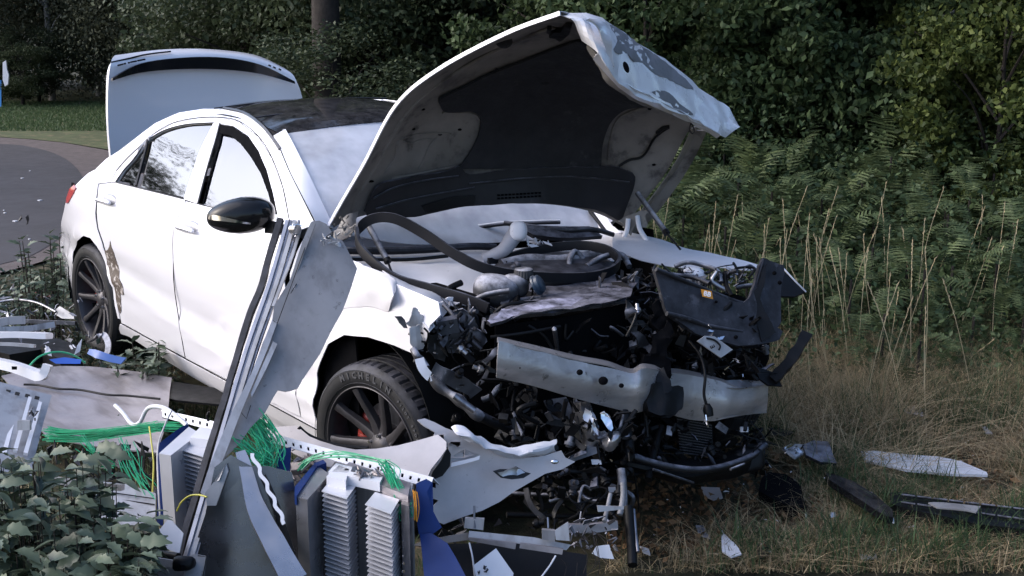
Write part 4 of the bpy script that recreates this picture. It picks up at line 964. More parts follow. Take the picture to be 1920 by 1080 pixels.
patch('crease', [P3([(1120, 100, 4.235), (1180, 160, 4.46), (1240, 190, 4.70), (1300, 222, 4.975), (1350, 252, 5.16)]), P3([(1112, 112, 4.30), (1172, 174, 4.52), (1236, 204, 4.78), (1296, 232, 5.04), (1345, 260, 5.22)])], M_['paint'], HOOD, crumple=.008, cs=20, smooth=15)
NV = BVHTree.FromPolygons([nose.matrix_basis @ v.co + worg(HOOD) for v in nose.data.vertices], [tuple(p.vertices) for p in nose.data.polygons])
def onnose(px, py):
    d = ray(px, py).normalized(); qx, qy = px, py
    for k in range(60):
        h = NV.ray_cast(CAM, ray(qx, qy).normalized())
        if h[0] is not None: break
        qx += (1220-qx)*.03; qy += (135-qy)*.03
    return CAM+d*((h[0]-CAM).length-.003)
for o_, m_ in (([(1143, 46), (1165, 58), (1200, 84), (1232, 104), (1262, 128), (1292, 156), (1300, 168), (1276, 160), (1250, 146), (1228, 140), (1205, 118), (1188, 116), (1176, 100), (1160, 102), (1150, 92), (1158, 76)], 'bare'), ([(1222, 172), (1246, 170), (1262, 180), (1274, 194), (1294, 208), (1300, 216), (1284, 214), (1266, 206), (1258, 194), (1244, 188)], 'bare')):
    bm = polysurf([(p.x/1000, p.y/1000) for p in cr([(a, b, 0) for a, b in o_], 2, True)], .012, lambda x, y: onnose(x*1000, y*1000), None, .003); from_bm('bare_patch', bm, M_[m_], nose, .001, 50)
patch('nose_fold', [P3([(1096, 36, 4.14), (1118, 50, 4.18), (1130, 78, 4.24), (1140, 112, 4.30)]), P3([(1104, 34, 4.20), (1138, 46, 4.28), (1148, 80, 4.27), (1150, 125, 4.33)])], M_['paint'], HOOD, crumple=.01, cs=12)
patch('torn_lip', [P3([(1092, 70, 4.30), (1120, 108, 4.34), (1150, 150, 4.42), (1190, 178, 4.58), (1240, 196, 4.80), (1296, 222, 5.05)]), P3([(1098, 88, 4.36), (1122, 128, 4.42), (1148, 164, 4.50), (1190, 190, 4.66), (1240, 210, 4.88), (1300, 234, 5.12)])], M_['hoodinner'], HOOD, crumple=.014, cs=20)
V, F = ellipsoid_vf(frame(at(1174, 126, 4.31), -ray(1174, 126), RT+UP*.4), .010, .022, .006, 14, 8); mesh_obj('torn_hole', V, F, M_['void'], HOOD)
V, F = ribbon_vf([at(1296, 232, 5.3), at(1302, 245, 5.28), at(1298, 250, 5.28), at(1293, 243, 5.3)], .012, .004, FW, 4, True); mesh_obj('striker_loop', V, F, M_['black'], HOOD)
# hinge wreckage at both lower corners
def shards(name, n, cx, cy, Z, rx, ry, sz, m, parent, seed, zr=.08, **kw):
    r = random.Random(seed); L = []
    for k in range(n):
        p = at(cx+r.uniform(-rx, rx), cy+r.uniform(-ry, ry), Z+r.uniform(-zr, zr)); u = Vector((r.gauss(0, 1), r.gauss(0, 1), r.gauss(0, 1))).normalized(); w = u.orthogonal().normalized(); w.rotate(Matrix.Rotation(r.uniform(0, 6), 3, u)); s = sz*r.uniform(.5, 1.5)
        q4 = [(-1.3, -.1), (-.2, -.5), (1.1, -.25), (.5, .45)]; pts = [p+u*s*(a_+r.uniform(-.35, .35))+w*s*(b_*.8+r.uniform(-.15, .15)) for a_, b_ in q4]; t = u.cross(w)*.004
        V = pts+[q+t for q in pts]; L.append((V, [(0, 1, 2, 3), (7, 6, 5, 4), (0, 4, 5, 1), (1, 5, 6, 2), (2, 6, 7, 3), (3, 7, 4, 0)]))
    if parent is None or (sz < .018 and n > 12):
        V, F = join_vf(L); kw.setdefault('kind', 'stuff'); return mesh_obj(name, V, F, m, parent, 0, **kw)
    for V, F in L: mesh_obj(name, V, F, m, parent, 0, **kw)
patch('hinge_bracket', [P3([(625, 430, 5.1), (650, 405, 5.1), (672, 402, 5.12)]), P3([(632, 452, 5.05), (655, 440, 5.05), (668, 425, 5.08)])], M_['hoodinner'], HOOD, crumple=.02, cs=20, thick=.01)
shards('torn_hinge_metal', 26, 648, 425, 5.0, 22, 20, .011, M_['hoodinner'], HOOD, 3)
sheet('hinge_bracket', [(1158, 415), (1185, 400), (1215, 395), (1208, 430), (1190, 425), (1183, 445), (1172, 430)], ((1158, 415, 5.85), (1215, 395, 5.8), (1190, 445, 5.8)), M_['hoodinner'], HOOD, .01, .03, .02, 15, .01)
tube('hinge_arm', [at(1195, 405, 5.8), at(1200, 430, 5.78), at(1214, 452, 5.75)], .012, M_['dustwhite'], HOOD); tube('hinge_arm', [at(1178, 410, 5.8), at(1176, 430, 5.8), at(1170, 445, 5.8)], .012, M_['dustwhite'], HOOD)
# gas struts
def strut(a, b, c, r1, r2):
    g = tube('gas_strut', [at(*a), at(*b)], r1, M_['graydust'], CAR, n=1, seg=10); tube('strut_rod', [at(*b), at(*c)], r2, M_['black'], g, n=1); tube('strut_collar', [at(*b)+ (at(*a)-at(*b))*.06, at(*b)-(at(*a)-at(*b))*.02], r1*1.25, M_['black'], g, n=1, seg=10)
strut((688, 418, 5.05), (727, 490, 4.95), (735, 512, 4.93), .0135, .005); strut((1195, 362, 5.75), (1250, 437, 5.6), (1276, 468, 5.55), .013, .005)

# ================================================================ ENGINE BAY
patch('scuttle', [P3([(640, 474, 5.22), (760, 478, 5.32), (880, 470, 5.45), (1000, 464, 5.60), (1130, 438, 5.92)]), P3([(640, 500, 5.05), (760, 500, 5.15), (880, 496, 5.25), (1000, 488, 5.42), (1180, 455, 5.80)]), P3([(660, 520, 4.92), (760, 522, 4.96), (880, 530, 5.05), (1000, 520, 5.2), (1200, 480, 5.6)])], M_['dustwhite'], CAR, crumple=.006)
patch('inner_wing_top', [P3([(700, 490, 5.1), (780, 498, 5.1), (860, 500, 5.15), (930, 500, 5.25)]), P3([(700, 520, 4.9), (780, 535, 4.88), (860, 545, 4.92), (930, 550, 5.0)]), P3([(735, 535, 4.75), (800, 560, 4.72), (870, 575, 4.75), (930, 590, 4.8)])], M_['dustwhite'], CAR, crumple=.01, cs=8)
V, F = tube_vf([at(640, 470, 5.16), at(760, 470, 5.26), at(880, 462, 5.38), at(930, 464, 5.42)], .017, 6); mesh_obj('scuttle_seal', V, F, M_['seal'], CAR)
V, F = tube_vf([at(648, 486, 5.08), at(760, 487, 5.18), at(840, 480, 5.24)], .008, 6); mesh_obj('scuttle_seal', V, F, M_['black'], CAR)
# wipers
def wiper(pts, arm):
    w = tube('wiper', P3(pts), .009, M_['blackdust'], CAR); tube('wiper_rail', [at(a, b-4, z) for a, b, z in pts], .004, M_['dustwhite'], w)
    tube('wiper_arm', P3(arm), .012, M_['blackdust'], w)
wiper([(842, 431, 5.62), (900, 426, 5.65), (950, 420, 5.68), (1050, 417, 5.76)], [(945, 418, 5.64), (990, 424, 5.62), (1060, 432, 5.6), (1110, 430, 5.65), (1150, 440, 5.72)])
patch('wiper_cover', [P3([(965, 420, 5.58), (1050, 424, 5.62), (1105, 424, 5.7)]), P3([(1000, 440, 5.52), (1060, 446, 5.56), (1130, 442, 5.66)])], M_['blackdust'], CAR, thick=.02)
tube('far_pillar_trim', [at(1106, 395, 6.1), at(1125, 420, 6.0), at(1137, 437, 5.92)], .010, M_['black'], CAR)
patch('pillar_foot', [P3([(1110, 395, 6.1), (1135, 405, 6.0), (1145, 420, 5.95)]), P3([(1128, 440, 5.95), (1145, 440, 5.9), (1165, 436, 5.85)])], M_['dustwhite'], CAR)
# far wing seen over the engine
patch('far_wing', [P3([(1160, 432, 5.98), (1230, 447, 5.85), (1300, 468, 5.7), (1370, 483, 5.52), (1425, 497, 5.38)]), P3([(1150, 445, 5.75), (1220, 462, 5.62), (1290, 480, 5.5), (1360, 492, 5.38), (1415, 503, 5.3)]), P3([(1150, 468, 5.6), (1215, 492, 5.45), (1270, 500, 5.35), (1340, 500, 5.3), (1400, 506, 5.26)])], M_['dustwhite'], CAR, crumple=.006, thick=.004)
sheet('wing_tip', [(1420, 497), (1466, 505), (1490, 528), (1512, 547), (1490, 556), (1455, 555), (1440, 530)], ((1420, 497, 5.35), (1512, 547, 5.3), (1455, 555, 5.2)), M_['black'], CAR, .01)
tube('wing_tip_edge', [at(1466, 500, 5.28), at(1490, 526, 5.26), at(1511, 547, 5.28)], .004, M_['paint'], CAR)
# big dark masses
def blob(name, M, a, b, c, m, parent=CAR, pw=.8, cr_=.01, cs=8, nu=24, nv=14, **kw):
    V, F = ellipsoid_vf(M, a, b, c, nu, nv, pw); f = crump(cr_, cs); V = [v+f(v) for v in V]; return mesh_obj(name, V, F, m, parent, 60, **kw)
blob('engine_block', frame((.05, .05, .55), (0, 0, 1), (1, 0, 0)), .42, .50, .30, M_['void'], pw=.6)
blob('engine_cover', frame(at(1040, 492, 5.3)-Vector((0, 0, .03)), (0, 0, 1), (1, 0, 0)), .22, .28, .05, M_['carrier'], pw=.7)
box('engine_cover_panel', at(1060, 515, 5.15)-Vector((0, 0, .03)), (.18, .02, -.03), (-.02, .26, 0), (0, 0, .012), M_['blackdust'], CAR, .01)
tube('intake_pipe', P3([(940, 500, 5.25), (990, 490, 5.3), (1040, 492, 5.3), (1080, 488, 5.32), (1130, 480, 5.4)]), .035, M_['graydust'], CAR)
tube('hose', P3([(1070, 515, 5.18), (1068, 490, 5.22), (1078, 472, 5.3), (1095, 490, 5.3)]), .014, M_['graydust'], CAR)
tube('hose', P3([(1100, 500, 5.2), (1130, 482, 5.26), (1165, 478, 5.32), (1180, 500, 5.25)]), .014, M_['graydust'], CAR)
tube('hose', P3([(930, 600, 4.7), (960, 570, 4.72), (1000, 560, 4.75), (1060, 558, 4.8), (1140, 545, 4.9)]), .012, M_['blackdust'], CAR)
tube('hose', P3([(865, 530, 4.85), (840, 545, 4.8), (850, 575, 4.72), (890, 585, 4.7), (920, 600, 4.68)]), .014, M_['black'], CAR)
# washer bottle neck, white
V, F = tube_vf([at(905, 485, 5.3), at(925, 478, 5.3), at(945, 468, 5.3), at(962, 445, 5.32), (at(972, 430, 5.33))], lambda t: .022+.02*t, 5, 14); mesh_obj('filler_neck', V, F, M_['paleplastic'], CAR)
blob('filler_cap', frame(at(972, 433, 5.3), UP, RT), .040, .036, .045, M_['dustwhite'], cr_=0)
shards('broken_plastic', 10, 1010, 455, 5.4, 20, 8, .02, M_['dustwhite'], CAR, 8)
# coolant reservoir with cap and blue cap
blob('coolant_tank', frame(at(930, 545, 4.78), (.1, 0, 1), RT), .095, .085, .065, M_['graydust'], pw=.8, cr_=.006)
blob('coolant_tank_neck', frame(at(965, 535, 4.8), (0, 0, 1), RT), .06, .05, .05, M_['graydust'], cr_=.004)
lathe('tank_cap', [(0, .022), (.030, .022), (.036, .018), (.038, -.015), (.034, -.02)], frame(at(982, 513, 4.8), (0, 0, 1)), M_['graydust'], CAR, 40, 30, lambda k, j: (.0025 if k % 2 and j >= 2 else 0))
q = frame(at(1012, 532, 4.75), -FH+RT*.9+Vector((0, 0, .9)), (0, 0, 1))
q = frame(at(1012, 532, 4.75), -FH*.25+RT*.9+Vector((0, 0, .55)), (0, 0, 1))
lathe('blue_cap', [(0, .01), (.030, .01), (.038, .004), (.039, -.008), (.044, -.012), (.044, -.020)], q, M_['bluecap'], CAR, 32)
tube('reservoir_hose', P3([(880, 600, 4.68), (885, 570, 4.68), (905, 555, 4.66), (935, 548, 4.66), (955, 545, 4.66)]), .011, M_['graydust'], CAR)
tube('reservoir_hose', P3([(915, 610, 4.62), (930, 585, 4.62), (955, 570, 4.62), (1000, 568, 4.66), (1040, 572, 4.7)]), .008, M_['black'], CAR)
# crushed headlamp area on the near side
tangle = empty('crushed_headlamp', at(830, 620, 4.45)); tangle.parent = CAR; tangle.location = at(830, 620, 4.45)-worg(CAR)
def TS(name, o, Z, m, dz=(0, .03, .02), **kw):
    xs = [a for a, b in o]; ys = [b for a, b in o]
    return sheet(name, o, ((min(xs), min(ys), Z+dz[0]), (max(xs), min(ys), Z+dz[1]), (min(xs), max(ys), Z+dz[2])), m, kw.pop('parent', tangle), kw.pop('thick', .008), .02, kw.pop('crumple', .010), 22, kw.pop('jag', .006), **kw)
TS('lamp_bracket', [(741, 592), (752, 594), (760, 606), (764, 614), (757, 613), (748, 605)], 4.42, M_['graydust'])
TS('lamp_bracket', [(762, 607), (766, 592), (772, 581), (778, 579), (785, 590), (812, 604), (811, 613), (790, 612), (772, 614)], 4.40, M_['lightgrey'], crumple=.015)
TS('lamp_bracket', [(766, 616), (784, 607), (795, 645), (792, 652), (774, 655)], 4.38, M_['lightgrey'], crumple=.006)
TS('lamp_bracket', [(786, 608), (800, 612), (800, 640), (792, 648)], 4.42, M_['graydust'])
TS('lamp_bracket', [(800, 580), (822, 570), (845, 560), (838, 580), (822, 592), (805, 590)], 4.60, M_['dustwhite'], crumple=.02)
box('lamp_control_unit', at(840, 610, 4.50), RT*.040+UP*.008, UP*.026-RT*.006, (FW+UP*.5)*.016, M_['blackdust'], tangle, .006)
for q in ((832, 610), (846, 605)): lathe('screw_boss', [(0, .004), (.006, .004), (.008, 0)], frame(at(*q, 4.47), -FW+UP*.6), M_['black'], tangle, 14)
TS('lamp_housing', [(826, 640), (850, 620), (885, 630), (905, 655), (870, 658), (840, 662)], 4.56, M_['graydust'])
TS('lamp_housing', [(800, 630), (825, 625), (840, 650), (835, 680), (815, 672), (803, 655)], 4.58, M_['blackdust'])
TS('lamp_housing', [(850, 585), (870, 578), (890, 600), (900, 625), (880, 620), (862, 605)], 4.58, M_['graydust'])
TS('lamp_housing', [(880, 610), (900, 622), (912, 640), (895, 655), (880, 640)], 4.55, M_['graydust'], crumple=.02)
tube('wiring', P3([(832, 572, 4.6), (848, 590, 4.55), (862, 615, 4.5), (885, 640, 4.5), (902, 655, 4.5)]), .008, M_['blackdust'], tangle)
tube('wiring', P3([(795, 615, 4.36), (803, 625, 4.36), (800, 640, 4.38), (790, 640, 4.38)]), .004, M_['black'], tangle)
shards('broken_plastic', 40, 855, 610, 4.58, 55, 45, .022, M_['graydust'], tangle, 5)
shards('broken_metal', 16, 800, 625, 4.46, 28, 40, .014, M_['graydust'], tangle, 6)
for a, b in (((775, 655, 4.38), (790, 675, 4.38)),): tube('bent_rail', [at(*a), at(782, 668, 4.36), at(*b), at(800, 690, 4.36)], .014, M_['graydust'], tangle)
V, F = ribbon_vf(P3([(786, 672, 4.34), (792, 690, 4.33), (804, 705, 4.33), (808, 706, 4.33)]), .034, .005, RT-UP*.3, 4); mesh_obj('bent_rail', V, F, M_['white'], tangle)
V, F = ribbon_vf(P3([(812, 688, 4.4), (830, 702, 4.4), (850, 712, 4.42), (880, 728, 4.45), (892, 740, 4.46)]), .045, .006, UP+RT*.6, 4); V = [v+crump(.012, 20)(v) for v in V]; mesh_obj('bent_rail', V, F, M_['graydust'], tangle)
tube('control_arm', P3([(808, 706, 4.45), (830, 730, 4.45), (860, 750, 4.42), (880, 768, 4.4), (905, 785, 4.4)]), lambda t: .016+.008*math.sin(t*9)**2, M_['graydust'], CAR)
tube('drive_rod', P3([(852, 742, 4.36), (872, 757, 4.36), (890, 770, 4.36)]), .013, M_['brushed'], CAR)
tube('control_arm', P3([(900, 780, 4.45), (930, 795, 4.5), (955, 805, 4.55)]), .02, M_['blackdust'], CAR)
tube('bent_pipe', P3([(904, 750, 4.5), (922, 742, 4.5), (935, 725, 4.52), (946, 710, 4.55)]), .012, M_['graydust'], CAR)
# radiator support panel: glossy black with powder
sup = sheet('radiator_support', [(913, 606), (930, 598), (938, 585), (955, 588), (990, 575), (1020, 568), (1085, 562), (1130, 548), (1160, 545), (1180, 555), (1172, 570), (1150, 572), (1120, 578), (1080, 583), (1040, 590), (1000, 594), (960, 598), (935, 608), (920, 613)], ((913, 606, 4.32), (1180, 555, 4.72), (1150, 520, 5.2)), mat('powdered_black_panel', (.03, .03, .035), .3, dust=1.0, dustcol=(.45, .44, .56), spots=(.012, .012, .014), spotscale=9, spotamt=.5), CAR, .012, .03, .006, 12, .006)
patch('radiator_top', [P3([(920, 590, 4.6), (1000, 560, 4.75), (1100, 540, 4.9), (1200, 520, 5.1)]), P3([(915, 610, 4.34), (1000, 590, 4.42), (1090, 578, 4.52), (1180, 560, 4.7)])], mat('powdered_panel', (.02, .02, .024), .32, dust=.6, dustcol=(.36, .355, .43), spots=(.012, .012, .014), spotscale=5, spotamt=.47), CAR, crumple=.012, cs=10)
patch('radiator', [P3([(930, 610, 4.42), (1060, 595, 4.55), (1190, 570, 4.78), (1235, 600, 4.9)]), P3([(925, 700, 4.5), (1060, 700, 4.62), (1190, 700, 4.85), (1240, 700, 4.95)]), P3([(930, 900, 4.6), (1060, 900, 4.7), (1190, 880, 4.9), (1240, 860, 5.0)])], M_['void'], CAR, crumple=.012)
tube('fan_rib', P3([(990, 610, 4.44), (1020, 630, 4.46), (1045, 670, 4.5), (1060, 700, 4.55)]), .006, M_['black'], CAR)
tube('fan_rib', P3([(920, 632, 4.38), (980, 625, 4.4), (1050, 612, 4.48)]), .007, M_['black'], CAR)
blob('dark_filler', frame(at(1080, 650, 4.95), (0, 0, 1), RT), .34, .2, .16, M_['void'])  # filler masses whose near-black stands in for deep shade behind the parts
blob('dark_filler', frame(at(880, 760, 4.9), (0, 0, 1), RT), .25, .22, .25, M_['void'])
blob('dark_filler', frame(at(1340, 640, 5.3), (0, 0, 1), RT), .24, .22, .22, M_['void'])
# shards across the whole front, dark
shards('broken_plastic', 60, 1180, 560, 4.95, 70, 40, .035, M_['blackdust'], CAR, 11)
shards('broken_plastic', 90, 1060, 860, 4.55, 120, 90, .035, M_['black'], CAR, 12, .12)
shards('broken_plastic', 70, 1350, 690, 5.05, 80, 45, .032, M_['black'], CAR, 13)
shards('broken_metal', 16, 1350, 690, 4.98, 70, 40, .013, M_['chrome'], CAR, 14)
shards('broken_metal', 14, 1060, 900, 4.45, 110, 70, .012, M_['chrome'], CAR, 15)
shards('broken_plastic', 60, 1320, 850, 5.0, 120, 40, .032, M_['black'], CAR, 16)
# bumper beam in two kinked pieces
def beam(name, tops, bots, m=M_['beam']):
    front = [P3(tops), [ (a+b)/2-FH*.022 for a, b in zip(P3(tops), P3(bots))], P3(bots)]
    b = patch(name, front, m, CAR, n=5, m=4, thick=.004, crumple=.010, cs=7, smooth=60)
    patch('beam_flange', [P3(tops), [p+FH*.06 for p in P3(tops)]], m, b, n=5, m=2, thick=.004); patch('beam_flange', [P3(bots), [p+FH*.06 for p in P3(bots)]], m, b, n=5, m=2, thick=.004); return b
B1 = beam('bumper_beam', [(932, 642, 4.20), (1000, 657, 4.27), (1080, 676, 4.36), (1140, 687, 4.42), (1185, 702, 4.46), (1208, 692, 4.48), (1240, 697, 4.56)], [(931, 706, 4.24), (1000, 722, 4.30), (1075, 744, 4.38), (1135, 760, 4.44), (1168, 768, 4.48), (1195, 772, 4.50), (1225, 762, 4.58)])
B2 = beam('bumper_beam', [(1240, 697, 4.60), (1290, 702, 4.68), (1345, 715, 4.74), (1385, 726, 4.78), (1420, 724, 4.86), (1441, 718, 4.98)], [(1228, 765, 4.62), (1280, 782, 4.70), (1330, 788, 4.74), (1360, 783, 4.76), (1400, 776, 4.84), (1438, 773, 4.96)])
for q, r_ in (((1131, 714, 4.36), .018), ((1165, 723, 4.40), .010), ((1087, 698, 4.30), .012), ((975, 690, 4.22), .003)):
    V, F = ellipsoid_vf(frame(at(*q), -FW, RT), r_, r_*.9, .008, 16, 8); mesh_obj('beam_hole', V, F, M_['void'], B1)
patch('beam_tray', [P3([(1340, 716, 4.78), (1385, 712, 4.86), (1436, 716, 5.0)]), P3([(1350, 726, 4.74), (1385, 728, 4.77), (1425, 724, 4.86)])], M_['alu'], B2)
sheet('black_bracket', [(1222, 726), (1240, 722), (1282, 728), (1281, 762), (1272, 780), (1240, 778), (1218, 768), (1212, 750)], ((1222, 726, 4.50), (1282, 728, 4.56), (1240, 778, 4.46)), M_['black'], CAR, .05, .02, .02, 14, .01)
sheet('black_bracket', [(1225, 690), (1248, 686), (1262, 730), (1240, 740), (1228, 722)], ((1225, 690, 4.54), (1248, 686, 4.56), (1240, 740, 4.5)), M_['black'], CAR, .03, .02, .02, 14, .01)
tube('sensor_cable', P3([(1292, 640, 4.72), (1312, 665, 4.66), (1322, 700, 4.62), (1320, 740, 4.62), (1327, 765, 4.62)]), .006, M_['black'], CAR)
lathe('sensor', [(0, .02), (.018, .018), (.02, -.01), (.012, -.03)], frame(at(1328, 772, 4.6), -UP+RT*.2), M_['black'], CAR, 14); shards('broken_metal', 3, 1327, 788, 4.58, 6, 4, .014, M_['chrome'], CAR, 21)
# black front carrier on the far side
fc = sheet('front_carrier', [(1228, 505), (1243, 508), (1290, 528), (1335, 547), (1380, 565), (1394, 567), (1404, 560), (1415, 535), (1424, 500), (1431, 484), (1446, 490), (1470, 497), (1472, 510), (1467, 535), (1464, 605), (1458, 615), (1467, 622), (1461, 638), (1440, 642), (1412, 645), (1384, 648), (1360, 642), (1330, 636), (1305, 627), (1285, 612), (1252, 590), (1246, 575), (1238, 540)], ((1228, 505, 4.62), (1470, 497, 4.98), (1384, 648, 4.72)), M_['carrier'], CAR, .016, .04, .006, 6)
tube('carrier_lip', P3([(1230, 505, 4.60), (1290, 529, 4.68), (1340, 550, 4.76), (1394, 569, 4.84), (1408, 558, 4.86), (1418, 530, 4.88), (1431, 486, 4.93)]), .009, M_['carrier'], fc)
tube('carrier_lip', P3([(1250, 588, 4.57), (1290, 598, 4.62), (1330, 612, 4.68), (1390, 622, 4.76)]), .010, M_['carrier'], fc)
sheet('carrier_wing', [(1398, 565), (1420, 540), (1432, 500), (1440, 492), (1428, 560), (1440, 600), (1455, 625), (1430, 640), (1418, 610), (1410, 590)], ((1398, 565, 4.83), (1440, 492, 4.9), (1440, 640, 4.78)), M_['black'], fc, .01, .04, .01, 10, .006)
for q, r_ in (((1452, 512), .009), ((1428, 545), .008), ((1433, 562), .009), ((1462, 530), .009), ((1447, 603), .007), ((1343, 566), .006), ((1380, 632), .008), ((1299, 612), .010)):
    V, F = ellipsoid_vf(frame(at(*q, 4.9 if q[0] > 1400 else 4.72), -FW, RT), r_, r_, .012, 12, 6); mesh_obj('carrier_hole', V, F, M_['void'], fc)
lb = sheet('part_label', [(1314, 542), (1334, 546), (1337, 561), (1317, 556)], ((1314, 542, 4.672), (1334, 546, 4.70), (1317, 556, 4.668)), M_['orange'], fc, .002, 1)
A, B = at(1316, 549, 4.665), at(1336, 554, 4.69); nn = -ray(1325, 552).normalized()
V, F = text_vf('BB', .026, frame((A+B)/2+nn*.003, nn, (B-A)), .0006, .001); mesh_obj('label_print', V, F, M_['white'], lb, 0)
tab = sheet('stamped_bracket', [(1306, 640), (1320, 630), (1338, 631), (1372, 656), (1350, 671)], ((1306, 640, 4.58), (1372, 656, 4.66), (1350, 671, 4.60)), M_['lightgrey'], fc, .008)
A, B = at(1330, 648, 4.585), at(1343, 652, 4.60); nn = -ray(1336, 650).normalized()
V, F = text_vf('E', .024, frame((A+B)/2+nn*.004, nn, (UP-RT*.5)), .0008, .001); mesh_obj('stamped_mark', V, F, M_['black'], tab, 0)
tube('bracket_groove', P3([(1325, 634, 4.59), (1340, 638, 4.60), (1350, 648, 4.60), (1348, 656, 4.59)]), .004, M_['black'], tab)
sheet('lamp_remains', [(1330, 598), (1352, 598), (1362, 625), (1358, 640), (1340, 636), (1332, 620)], ((1330, 598, 4.72), (1362, 598, 4.76), (1340, 640, 4.70)), M_['void'], fc, .006)
shards('broken_metal', 6, 1342, 622, 4.66, 12, 12, .014, M_['chrome'], fc, 31, .01)
# pipes behind the carrier
for pts, m in (([(1265, 500, 5.2), (1290, 492, 5.2), (1320, 498, 5.2), (1345, 508, 5.15), (1352, 530, 5.1)], 'graydust'), ([(1345, 508, 5.1), (1335, 525, 5.1), (1345, 535, 5.1), (1365, 545, 5.1)], 'alu'), ([(1360, 510, 5.15), (1362, 535, 5.1), (1372, 555, 5.05)], 'black'), ([(1380, 540, 5.2), (1400, 536, 5.2), (1415, 535, 5.2)], 'graydust'), ([(1230, 505, 5.1), (1260, 515, 5.1), (1300, 520, 5.1), (1330, 532, 5.05)], 'blackdust')):
    tube('coolant_pipe', P3(pts), .011, M_[m], CAR)
blob('fluid_bottle', frame(at(1300, 520, 5.2), UP, RT), .055, .06, .045, M_['dustwhite'], cr_=.004)
shards('broken_plastic', 40, 1340, 520, 5.15, 60, 14, .02, M_['graydust'], CAR, 33)
# twisted arm standing out at the far corner
V, F = ribbon_vf(P3([(1514, 624, 5.0), (1500, 648, 4.98), (1485, 672, 4.96), (1468, 692, 4.94), (1450, 712, 4.92)]), .042, .02, RT+UP*.35, 4); f_ = crump(.008, 25); mesh_obj('bent_bumper_arm', [v+f_(v) for v in V], F, M_['black'], CAR)
sheet('corner_bracket', [(1412, 688), (1450, 698), (1465, 722), (1440, 722), (1425, 712)], ((1412, 688, 4.95), (1465, 698, 4.98), (1440, 722, 4.9)), M_['black'], CAR, .012, .03, .012)
tube('wiring', P3([(1395, 650, 4.95), (1400, 680, 4.92), (1408, 700, 4.92), (1420, 712, 4.92)]), .008, M_['black'], CAR)
# lower radiator mesh and trays
mesh_ = sheet('condenser', [(1268, 782), (1335, 795), (1338, 858), (1282, 850)], ((1268, 782, 4.80), (1335, 795, 4.88), (1282, 850, 4.82)), M_['black'], CAR, .02)
L = [tube_vf([at(1269+k*.5+0, 786+k*5.2, 4.79), at(1335, 798+k*4.9, 4.86)], .0022, 1, 4) for k in range(13)]; V, F = join_vf(L); mesh_obj('condenser_fins', V, F, M_['graydust'], mesh_, 0, kind='stuff')
patch('undertray', [P3([(1175, 846, 4.7), (1260, 862, 4.75), (1340, 858, 4.85), (1430, 830, 5.05)]), P3([(1165, 860, 4.5), (1260, 886, 4.55), (1350, 880, 4.7), (1435, 850, 4.95)]), P3([(1180, 885, 4.6), (1270, 905, 4.62), (1360, 900, 4.75), (1430, 875, 4.95)])], M_['black'], CAR, crumple=.012)
tube('lower_lip', P3([(1180, 855, 4.5), (1260, 876, 4.52), (1330, 880, 4.6), (1400, 860, 4.8), (1435, 835, 4.95)]), .014, M_['blackdust'], CAR)
for q in (((1225, 880), (1300, 905)), ((1370, 880), (1395, 870))): tube('lip_edge', [at(q[0][0], q[0][1], 4.48), at(q[1][0], q[1][1], 4.6)], .005, M_['graydust'], CAR)
blob('lamp_remains', frame(at(1405, 865, 4.9), UP, RT), .07, .05, .05, M_['black'], cr_=.02, pw=.6)
box('clip', at(1395, 805, 4.85), RT*.016, UP*.010, FW*.01, M_['dustwhite'], CAR)
# crushed silver can of the near radiator side
patch('crushed_can', [P3([(1066, 752, 4.55), (1092, 748, 4.50), (1110, 765, 4.46), (1122, 800, 4.48), (1128, 822, 4.5)]), P3([(1072, 790, 4.48), (1095, 785, 4.38), (1108, 805, 4.36), (1120, 828, 4.40), (1134, 838, 4.44)]), P3([(1085, 825, 4.50), (1100, 835, 4.42), (1112, 842, 4.42), (1122, 846, 4.44), (1136, 850, 4.50)])], M_['alu'], CAR, crumple=.035, cs=22, thick=.004)
patch('crushed_can', [P3([(1120, 812, 4.42), (1140, 806, 4.38), (1160, 808, 4.38), (1171, 808, 4.42)]), P3([(1126, 832, 4.38), (1142, 830, 4.34), (1156, 826, 4.34), (1166, 818, 4.40)]), P3([(1130, 842, 4.42), (1144, 846, 4.38), (1152, 838, 4.38), (1158, 828, 4.44)])], M_['alu'], CAR, crumple=.02, cs=22, thick=.004)
sheet('foil', [(1098, 765), (1108, 772), (1118, 800), (1122, 815), (1110, 806), (1100, 795), (1093, 780)], ((1098, 765, 4.36), (1108, 772, 4.36), (1110, 806, 4.34)), M_['alu'], CAR, .003, .015, .012, 30)
sheet('foil', [(1128, 772), (1138, 780), (1152, 800), (1148, 808), (1136, 800), (1126, 785)], ((1128, 772, 4.36), (1152, 800, 4.36), (1136, 800, 4.34)), M_['chrome'], CAR, .003, .015, .012, 30)
shards('torn_metal', 9, 1120, 790, 4.36, 28, 20, .016, M_['alu'], CAR, 41, .03)
sheet('engine_mount_plate', [(1018, 752), (1060, 745), (1072, 770), (1062, 800), (1045, 800), (1030, 780)], ((1018, 752, 4.6), (1072, 745, 4.62), (1045, 800, 4.58)), M_['graydust'], CAR, .02)
for q in ((1030, 755), (1046, 762)): lathe('bolt', [(0, .01), (.012, .01), (.016, 0)], frame(at(*q, 4.57), -FW), M_['black'], CAR, 12)
tube('rod', P3([(960, 765, 4.5), (968, 790, 4.46), (980, 818, 4.42)]), .008, M_['graydust'], CAR); tube('rod', P3([(948, 725, 4.6), (955, 760, 4.55), (985, 800, 4.5)]), .012, M_['black'], CAR)
sheet('plastic_duct', [(1062, 862), (1095, 850), (1100, 836), (1118, 838), (1120, 850), (1068, 868)], ((1062, 862, 4.36), (1120, 838, 4.4), (1068, 868, 4.35)), M_['graydust'], CAR, .03)
